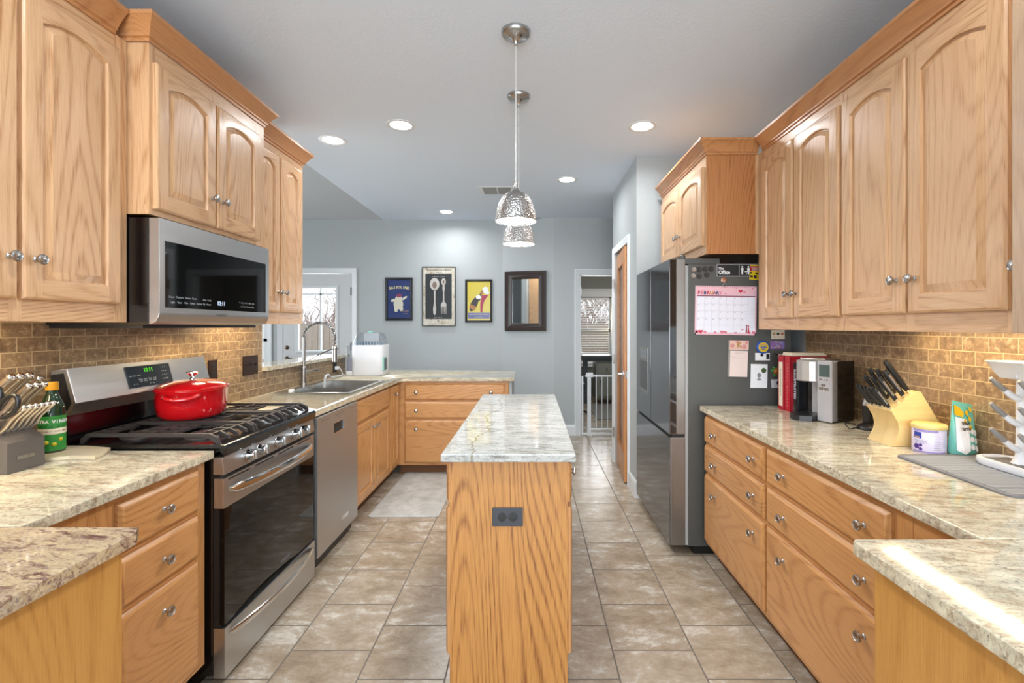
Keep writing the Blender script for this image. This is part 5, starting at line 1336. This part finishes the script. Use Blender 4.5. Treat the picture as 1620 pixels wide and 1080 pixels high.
m.build('emblem', plain('print_purple', '6b4fa0', .4), c, smooth=False)
# teal pouch
qx, qy = 1.549, 1.745
c = root('snack_pouch', (qx, qy, ZC), 'teal and white stand-up pouch with a yellow corner against the tiles', 'pouch')
PTm = RZ((qx, qy, ZC), 15)
def pr(z, hw, d, k=0): return [(hw*cos(a)*(1), d*sin(a), z+k*cos(a)) for a in [2*pi*i/24 for i in range(24)]]
M_TEAL = plain('pouch_teal', '6fbfb2', .35)
m = MB(PTm); m.loft([pr(0, .050, .030), pr(.01, .054, .034), pr(.06, .055, .028), pr(.12, .053, .016), pr(.165, .051, .004, -.010), pr(.185, .050, .0015, -.010)]); m.build('pouch_body', M_TEAL, c, 60)
def pf(u, z):   # point just in front of the pouch surface
    d = .034 if z < .02 else .034-(z-.01)*(.018/.11)
    return (u, -(max(d, .003)*math.sqrt(max(1-(u/.055)**2, 0)))-.0012, z)
def ppatch(poly, name, mat, off=0):
    m = MB(PTm); f_ = [pf(u, z) for u, z in poly]; f_ = [(a, b-off, cc) for a, b, cc in f_]
    m.loft([f_, [(a, b-.0006, cc) for a, b, cc in f_]]); return m.build(name, mat, c, smooth=False)
ppatch([(-.050, .020), (-.030, .008), (-.012, .020), (-.006, .05), (-.004, .08), (.004, .105), (-.010, .128), (-.048, .138)], 'white_panel', M_WHITE, .002)
ppatch([(-.049, .145), (-.020, .135), (-.012, .150), (-.030, .172), (-.048, .180)], 'yellow_corner', plain('pouch_yellow', 'e0b41e', .4), .001)
for k, (u, z) in enumerate(((.0, .150), (.02, .16), (.01, .128), (-.012, .120), (.005, .100))):
    ppatch([(u+.007*cos(a), z+.010*sin(a)) for a in [2*pi*i/8 for i in range(8)]], 'yellow_drops', plain('pouch_yellow', 'e0b41e', .4), .002)
for k, (u, z) in enumerate(((.012, .085), (.030, .078), (.006, .058), (.027, .051), (.003, .031), (.024, .024))):
    ppatch([(u+.010*cos(a), z+.010*sin(a)) for a in [2*pi*i/12 for i in range(12)]], 'badge', M_WHITE, .001)
m = MB(PTm); m.text('little', .020, 0, PM((-.022, -.0265, .116), (1,0,0), (0,.15,1)), ext=.0002, bold=.0004); m.text('farms', .018, 0, PM((-.022, -.029, .097), (1,0,0), (0,.15,1)), ext=.0002, bold=.0004)
m.build('lettering', M_INK, c, smooth=False)
# drying mat
m = MB(); m.loft([rrect(1.438, 1.508, .155, .213, .03, ZC, 6), rrect(1.438, 1.508, .155, .213, .03, ZC+.005, 6), rrect(1.438, 1.508, .151, .209, .028, ZC+.007, 6), rrect(1.438, 1.508, .147, .205, .026, ZC+.0045, 6)])
o = solo(m, 'drying_mat', plain('grey_silicone', '6f6f72', .5), (1.438, 1.508, ZC), 'grey ribbed silicone drying mat under the white bottle rack', 'drying mat')
m = MB()
for i in range(34):
    y = 1.312+i*.0116
    m.box(1.298, 1.578, y, y+.0058, ZC+.0040, ZC+.0062)
rb = m.build('ribs', plain('grey_silicone_light', 'a3a4a6', .5), None, smooth=False); rb.data.transform(Matrix.Translation(-o.location)); rb.parent = o
# bottle drying rack
c = root('bottle_drying_rack', (1.535, 1.48, ZC+.007), 'white bottle drying rack with grey-tipped pegs on the drying mat', 'drying rack')
rx, ry, rz = 1.535, 1.475, ZC+.0075
m = MB(); m.loft([rrect(rx, ry, .062, .155, .05, rz, 8), rrect(rx, ry, .068, .162, .055, rz+.012, 8), rrect(rx, ry, .066, .160, .054, rz+.022, 8), rrect(rx, ry, .056, .150, .05, rz+.024, 8), rrect(rx, ry, .052, .146, .05, rz+.012, 8)]); m.build('base_tray', M_WHITEP, c, 50)
m = MB()
for i in range(20): m.box(rx-.046, rx+.046, ry-.13+i*.0135, ry-.124+i*.0135, rz+.0125, rz+.019)
m.build('drain_grid', plain('peg_grey', '8a8682', .5), c)
for yy in (ry+.055, ry-.035):
    m = MB(); m.lathe([(.030, .012), (.022, .025), (.015, .045), (.013, .10), (.013, .30), (.016, .315), (0, .316)], (rx+.01, yy, rz), (0,0,1), 16); m.build('post', M_WHITEP, c, 60)
    for k, zz in enumerate((.06, .14, .22)):
        m = MB(); m.tube([(rx+.008, yy, rz+zz), (rx-.020, yy, rz+zz+.012), (rx-.045, yy+.004, rz+zz+.034), (rx-.062, yy+.006, rz+zz+.050)], [.012, .010, .008, .007], 10); pg = m.build('peg', M_WHITEP, c, 60)
        m = MB(); m.tube([(rx-.040, yy+.003, rz+zz+.030), (rx-.062, yy+.006, rz+zz+.050), (rx-.080, yy+.008, rz+zz+.068)], [.0085, .0088, .006], 10); m.build('grey_tip', plain('peg_grey', '8a8682', .5), pg, 60)
m = MB(); tz = rz+.288
def bk(e, z): return rrect(rx-.005, ry+.01, .058+e, .105+e, .03, z, 5)
m.loft([bk(-.022, tz), bk(-.012, tz+.018), bk(0, tz+.05), bk(.003, tz+.052), bk(-.003, tz+.052), bk(-.015, tz+.02), bk(-.024, tz+.004)]); m.build('top_basket', M_WHITEP, c, 50)
m = MB(); m.box(rx-.05, rx+.045, ry+.012, ry+.016, tz+.006, tz+.045); m.build('basket_divider', M_WHITEP, c)

# ================================================================== floor mat
m = MB(); m.loft([rrect(-.905, 3.945, .250, .525, .03, .001, 5), rrect(-.905, 3.945, .250, .525, .03, .006, 5), rrect(-.905, 3.945, .225, .50, .02, .014, 5)])
t = NT('kitchen_mat_grey'); nn = t.noise(t.coords(), 9, 6, .65, .4); n2 = t.noise(t.coords(), 160, 2)
mm = t.fin(t.mix(t.ramp(n2, [(.4, 0.0), (.7, .4)]), t.ramp(nn, [(.38, srgb('adaca6')), (.62, srgb('c9c8c3'))]), srgb('8d8c86')), .55)
solo(m, 'floor_mat', mm, (-.9, 3.95, 0), 'pale grey cushioned kitchen mat on the floor in front of the sink', 'mat')

# ================================================================== pictures on the far wall
def picture(name, xa, xb, ztop, zbot, wd, label, cat, fmat, T=None, depth=.022):
    T = T or FR((0, YB, 0), (1,0,0), (0,-1,0))
    loc = T @ Vector(((xa+xb)/2, 0, (ztop+zbot)/2)); c = root(name, loc, label, cat)
    m = MB(T)
    P = [(0, .001), (0, depth*.9), (wd*.3, depth), (wd*.7, depth*.85), (wd, depth*.45), (wd, .001)]
    rings = []
    for (a, b, su, sz) in ((xa, zbot, 1, 1), (xb, zbot, -1, 1), (xb, ztop, -1, -1), (xa, ztop, 1, -1), (xa, zbot, 1, 1)):
        rings.append([(a+su*p, q, b+sz*p) for p, q in P])
    m.loft(rings, 0, False, False); m.build('frame', fmat, c, 30)
    return c, T
sc = YB/768
def wx(px): return (px-840.5)*sc
def wz(py): return H-(py-515.7)*sc
M_FRB = plain('black_frame', '17181a', .35)
def art_plane(T, xa, xb, za, zb, mat, c, name='print', w=.006): return MB(T).box(xa, xb, w-.002, w, za, zb).build(name, mat, c, smooth=False)
def poly(m, pts, w, mi=0): m.prism([(wx(a), wz(b)) for a, b in pts], 'y', w, w+.0008, mi)
def ell(cx_, cy_, a_, b_, rot=0, n=16): return [(cx_+a_*cos(t_)*cos(rot)-b_*sin(t_)*sin(rot), cy_+a_*cos(t_)*sin(rot)+b_*sin(t_)*cos(rot)) for t_ in [2*pi*i/n for i in range(n)]]
TMx = lambda px, py: None
def wtext(m, T, s_, px, py, size, w, mi=0, bold=0, rot=0):
    m2 = PM((wx(px), w, wz(py)), (1,0,0), (0,0,1))
    # local frame here is (x, outward, z): right = +x, up = +z, normal must point outward (+y local)
    M2 = Matrix(((1,0,0,wx(px)), (0,0,1,w), (0,1,0,wz(py)), (0,0,0,1))) @ Matrix.Rotation(rot, 4, 'Z')
    m.text(s_, size, mi, M2, ext=.0003, bold=bold)
# 1: blue poster
c, T = picture('framed_poster', wx(610), wx(653), wz(439), wz(507), .030, 'small blue framed poster with a pale figure, leftmost on the far wall', 'picture', M_FRB)
art_plane(T, wx(613), wx(650), wz(504), wz(442), plain('poster_blue', '3c4a7a', .25, 0, .3, 14), c)
m = MB(T)
for i, ch_ in enumerate('SASSOLINO'):
    a = (i-4)/4; wtext(m, T, ch_, 631.5+a*14.5, 455.5+1.5*a*a-1.0, .044, .0075, 0, .0016, -a*.15)
m.build('title', plain('poster_cream', 'd9cf9a', .5), c, smooth=False)
m = MB(T); poly(m, ell(630.5, 481, 7.6, 8.4, 0, 28), .0065); poly(m, ell(631, 472.5, 5.6, 5), .0068); poly(m, ell(640, 471.5, 5, 1.9, -.6), .0071); poly(m, ell(622.5, 475, 4.2, 2.2, -.3), .0074); poly(m, [(623.5, 485), (629.5, 487), (629, 493), (625, 493)], .0077); poly(m, [(631.5, 487), (637.5, 484), (638, 491), (633.5, 492)], .0080)
m.build('figure', plain('poster_white', 'cfcbb9', .5), c, smooth=False)
m = MB(T); poly(m, ell(631.5, 467.5, 4.4, 2.8), .0085); m.build('round_hat', plain('poster_plum', '8a3a5a', .5), c, smooth=False)
m = MB(T); wtext(m, T, 'LIQUORE', 640, 492, .026, .0075); wtext(m, T, 'MODENA', 642, 496, .014, .0075); m.build('small_lettering', plain('poster_rust', 'a8896a', .5), c, smooth=False)
# 2: spoon and fork board
c, T = picture('cutlery_picture', wx(668.5), wx(720.8), wz(422), wz(516), .012, 'tall black picture of a silver spoon and fork with rusty cream edges', 'picture', plain('charcoal_frame', '33332f', .5), depth=.030)
t = NT('rusty_cream'); nn = t.noise(t.coords(), 14, 6, .7, .5)
art_plane(T, wx(669.5), wx(720), wz(515), wz(423), t.fin(t.ramp(nn, [(.40, srgb('d0cabd')), (.56, srgb('bfb5a3')), (.66, srgb('7e5a3c')), (.74, srgb('4a3526'))]), .5), c, 'rusty_border', .018)
art_plane(T, wx(673.5), wx(715), wz(504.5), wz(433), plain('chalk_black', '23272a', .5), c, 'black_panel', .019)
M_SIL = plain('silver_print', 'c9c3bd', .4, 0, .35, 60)
m = MB(T); poly(m, ell(688, 449.5, 7.6, 9.8), .0192)
poly(m, [(686.6, 458), (689.4, 458), (689.2, 478), (690.6, 488), (690.2, 496), (688.2, 498.5), (686, 496), (685.6, 488), (687, 478)], .0192)
poly(m, ell(702.2, 446, 3.6, 5.8), .0192); poly(m, [(701, 451), (703.6, 451), (704.2, 456), (703.2, 462), (703.6, 478), (701.2, 478), (701.6, 462), (700.4, 456)], .0192)
poly(m, [(700.8, 477), (704, 477), (706.8, 481), (706.8, 486), (698, 486), (698, 481)], .0192)
for k in range(4): poly(m, [(698+k*2.45, 485), (699.4+k*2.45, 485), (699.2+k*2.4, 497), (698.6+k*2.4, 497)], .0192)
m.build('spoon_and_fork', M_SIL, c, smooth=False)
m = MB(T); poly(m, ell(688, 451, 3.5, 5.5), .0201); poly(m, ell(702.2, 446, 1.4, 3), .0201); m.build('shading_print', plain('silver_dark', '7b6a60', .5), c, smooth=False)
m = MB(T); wtext(m, T, 'La Bonne Cuisine', 694, 437.5, .024, .0194); wtext(m, T, 'Bon Appetit', 694, 502, .020, .0194); m.build('cream_lettering', plain('chalk_cream', 'a59f90', .5), c, smooth=False)
m = MB(T); wtext(m, T, 'LE RESTAURANT DE LA MAISON', 695, 427.2, .022, .0184, 0, .0006); wtext(m, T, 'depuis 1892', 695, 430.8, .016, .0184); wtext(m, T, 'Paris', 695, 508, .018, .0184); wtext(m, T, 'la vie est gourmande', 695, 512, .020, .0184); m.build('dark_lettering', M_INK, c, smooth=False)
# 3: yellow bottle poster
c, T = picture('framed_poster', wx(736), wx(779), wz(442), wz(510), .026, 'small yellow framed poster with a big champagne bottle, left of the mirror', 'picture', M_FRB)
art_plane(T, wx(739.5), wx(775.5), wz(506.5), wz(445), plain('poster_yellow', 'c9b416', .25), c)
art_plane(T, wx(740.3), wx(774.8), wz(504), wz(494.5), plain('poster_violet', '555a8e', .3), c, 'violet_band', .0066)
m = MB(T); poly(m, ell(750, 481, 5.2, 12.5, .45), .0066); poly(m, [(755, 474), (759, 476), (765, 461), (762, 459)], .0066); m.build('bottle_print', plain('bottle_dark', '2b2320', .4), c, smooth=False)
m = MB(T); poly(m, [(760, 466), (763, 467.5), (765.5, 461), (762.8, 459)], .0078); m.build('bottle_neck', plain('bottle_gold', 'a9743a', .4), c, smooth=False)
m = MB(T); poly(m, [(744, 481), (754, 485), (751, 491), (742, 487)], .0078); m.build('bottle_label', plain('bottle_gold', 'a9743a', .4), c, smooth=False)
m = MB(T); poly(m, ell(768, 459, 4.5, 5.5), .0072); poly(m, ell(757, 470, 4, 3.4), .0082); poly(m, ell(771, 463, 3.4, 2.6), .0074); m.build('white_spray', M_WHITE, c, smooth=False)
m = MB(T); poly(m, [(763, 467), (773, 466), (766, 476), (764, 484), (763, 494), (760, 494), (760, 478)], .0070); m.build('striped_figure', plain('stripe_red', 'a83a5c', .5), c, smooth=False)
m = MB(T); wtext(m, T, 'GRANDS MOUSSEUX DU JURA', 757.5, 497, .018, .0068, 0, .0005); wtext(m, T, 'HENRI DEVILLERS', 757.5, 501.5, .013, .0068); m.build('lettering', plain('poster_cream', 'd9cf9a', .5), c, smooth=False)
# 4: mirror on the angled wall
d_ = Vector((.277+.365, YD-YB, 0)); L_ = d_.length; d_.normalize(); n_ = Vector((d_.y, -d_.x, 0))
Tm_ = FR((-.365, YB, 0), tuple(d_), tuple(n_))
c, T = picture('wall_mirror', .040, .575, 2.034, 1.286, .098, 'rectangular mirror in a dark brown ridged frame on the angled wall', 'mirror', plain('espresso_frame', '2c1d19', .35, 0, .1, 40), Tm_, .04)
t = NT('mirror_glass'); mg = t.fin((.88, .90, .90, 1), .015, 1)
MB(Tm_).box(.13, .485, .010, .0125, 1.378, 1.942).build('mirror_glass', mg, c, smooth=False)
m = MB(Tm_)
for (a, b, cc, e) in ((.070, .545, 2.000, 2.006), (.070, .545, 1.314, 1.320), (.070, .076, 1.32, 2.0), (.539, .545, 1.32, 2.0)): m.box(a, b, .030, .044, cc, e, 0, .001)
m.build('frame_ridge', plain('espresso_frame', '2c1d19', .35), c)

# ================================================================== baby gate and the far room
c = root('baby_gate', (1.01, 5.97, 0), 'white metal baby gate standing across the far doorway', 'gate')
gyy = 5.975
m = MB(); m.box(ox0+.018, ox1-.018, gyy-.011, gyy+.011, .012, .034, 0, .003); m.box(ox0+.018, .64, gyy-.009, gyy+.009, .034, .735, 0, .003); m.box(ox1-.04, ox1-.018, gyy-.009, gyy+.009, .034, .735, 0, .003)
m.build('gate_frame', M_TRIM, c)
m = MB(); m.box(.69, .735, gyy-.012, gyy+.012, .035, .755, 0, .003); m.build('latch_post', M_TRIM, c)
m = MB(); m.box(.665, ox1-.045, gyy-.010, gyy+.010, .725, .748, 0, .003); m.box(.735, ox1-.045, gyy-.010, gyy+.010, .07, .09, 0, .003); m.build('rail', M_TRIM, c)
for i in range(9):
    x = .80+i*.070
    if x < ox1-.05: MB().cyl((x, gyy, .09), (x, gyy, .726), .006, None, 8).build('bar', M_TRIM, c)
m = MB(); m.box(.675, .76, gyy-.02, gyy+.02, .72, .775, 0, .006); m.build('latch', M_WHITEP, c)
# furniture beyond
c = root('sideboard', (1.35, 8.6, 0), 'dark-topped grey sideboard below the window in the far room', 'sideboard')
m = MB(); m.box(.86, 2.3, 8.35, 8.92, .80, .84, 0, .004); m.box(.90, 2.26, 8.38, 8.90, .74, .80); m.build('top', plain('sideboard_slate', '4c5258', .4), c)
m = MB(); m.box(1.12, 2.24, 8.40, 8.88, .10, .74); m.build('cabinet_body', plain('sideboard_sage', '8b8d84', .5), c)
for x in (1.15, 1.50, 1.85):
    d = MB().box(x, x+.31, 8.385, 8.399, .52, .70, 0, .003).build('drawer', plain('sideboard_sage', '8b8d84', .5), c); MB().lathe([(.012, 0), (.012, .02), (0, .022)], (x+.155, 8.385, .61), (0,-1,0), 12).build('knob', M_RUBBER, d)
    d = MB().box(x, x+.31, 8.385, 8.399, .14, .49, 0, .003).build('door', plain('sideboard_sage', '8b8d84', .5), c); MB().lathe([(.012, 0), (.012, .02), (0, .022)], (x+.05, 8.385, .40), (0,-1,0), 12).build('knob', M_RUBBER, d)
MB().box(.90, .98, 8.42, 8.50, 0, .74).build('leg', plain('sideboard_slate', '4c5258', .4), c)
c = root('office_chair', (.80, 7.4, 0), 'dark upholstered chair partly hidden behind the gate post', 'chair')
m = MB(); m.box(.58, .80, 7.2, 7.6, .40, .50, 0, .03); m.build('seat', M_RUBBER, c)
m = MB(); m.box(.60, .78, 7.58, 7.64, .48, .86, 0, .03); m.build('backrest', plain('chair_slate', '5d666c', .6), c)
MB().cyl((.69, 7.4, .06), (.69, 7.4, .40), .03, None, 12).build('pedestal', M_RUBBER, c)
m = MB()
for k in range(5):
    a = 2*pi*k/5; m.tube([(.69, 7.4, .08), (.69+.12*cos(a), 7.4+.12*sin(a), .05), (.69+.16*cos(a), 7.4+.16*sin(a), .03)], .018, 8)
m.build('base', M_RUBBER, c)
m = MB(); m.box(.95, 2.3, 7.0, 8.3, .001, .010, 0, .002); solo(m, 'area_rug', plain('rug_grey', '8b8b89', .9, 0, .4, 25), (1.6, 7.6, 0), 'mottled grey area rug on the far room floor', 'rug')
c = root('wall_sconce', (1.56, 9.14, 1.45), 'lit wall sconce with a small white shade beside the far window', 'sconce')
MB().box(1.60, 1.66, 9.165, 9.199, 1.22, 1.36, 0, .004).build('back_plate', M_NICKEL, c)
MB().tube([(1.63, 9.165, 1.30), (1.63, 9.12, 1.29), (1.63, 9.11, 1.33)], .008, 8).build('arm', M_NICKEL, c)
MB().lathe([(.060, 0), (.035, .16)], (1.63, 9.11, 1.34), (0,0,1), 20).build('lamp_shade', emit('sconce_shade', 'ffe6c0', 3.0), c)
l = D.lights.new('sconce_bulb', 'POINT'); l.energy = 5; l.color = (1, .8, .55); l.shadow_soft_size = .04; lo = D.objects.new('sconce_bulb', l); COL.objects.link(lo); lo.location = (1.63, 9.02, 1.40)
m = MB()
for i in range(10): m.lathe([(.013, 0), (.013, 1.75)], (1.595+i*.016*0+0, 9.14, .25), (0,0,1), 8)
m.bm.free()
area('far_room_ceiling_glow', (1.4, 7.5, CEIL-.02), (0,0,0), .3, .3, 16, (1, .95, .88), 'DISK')
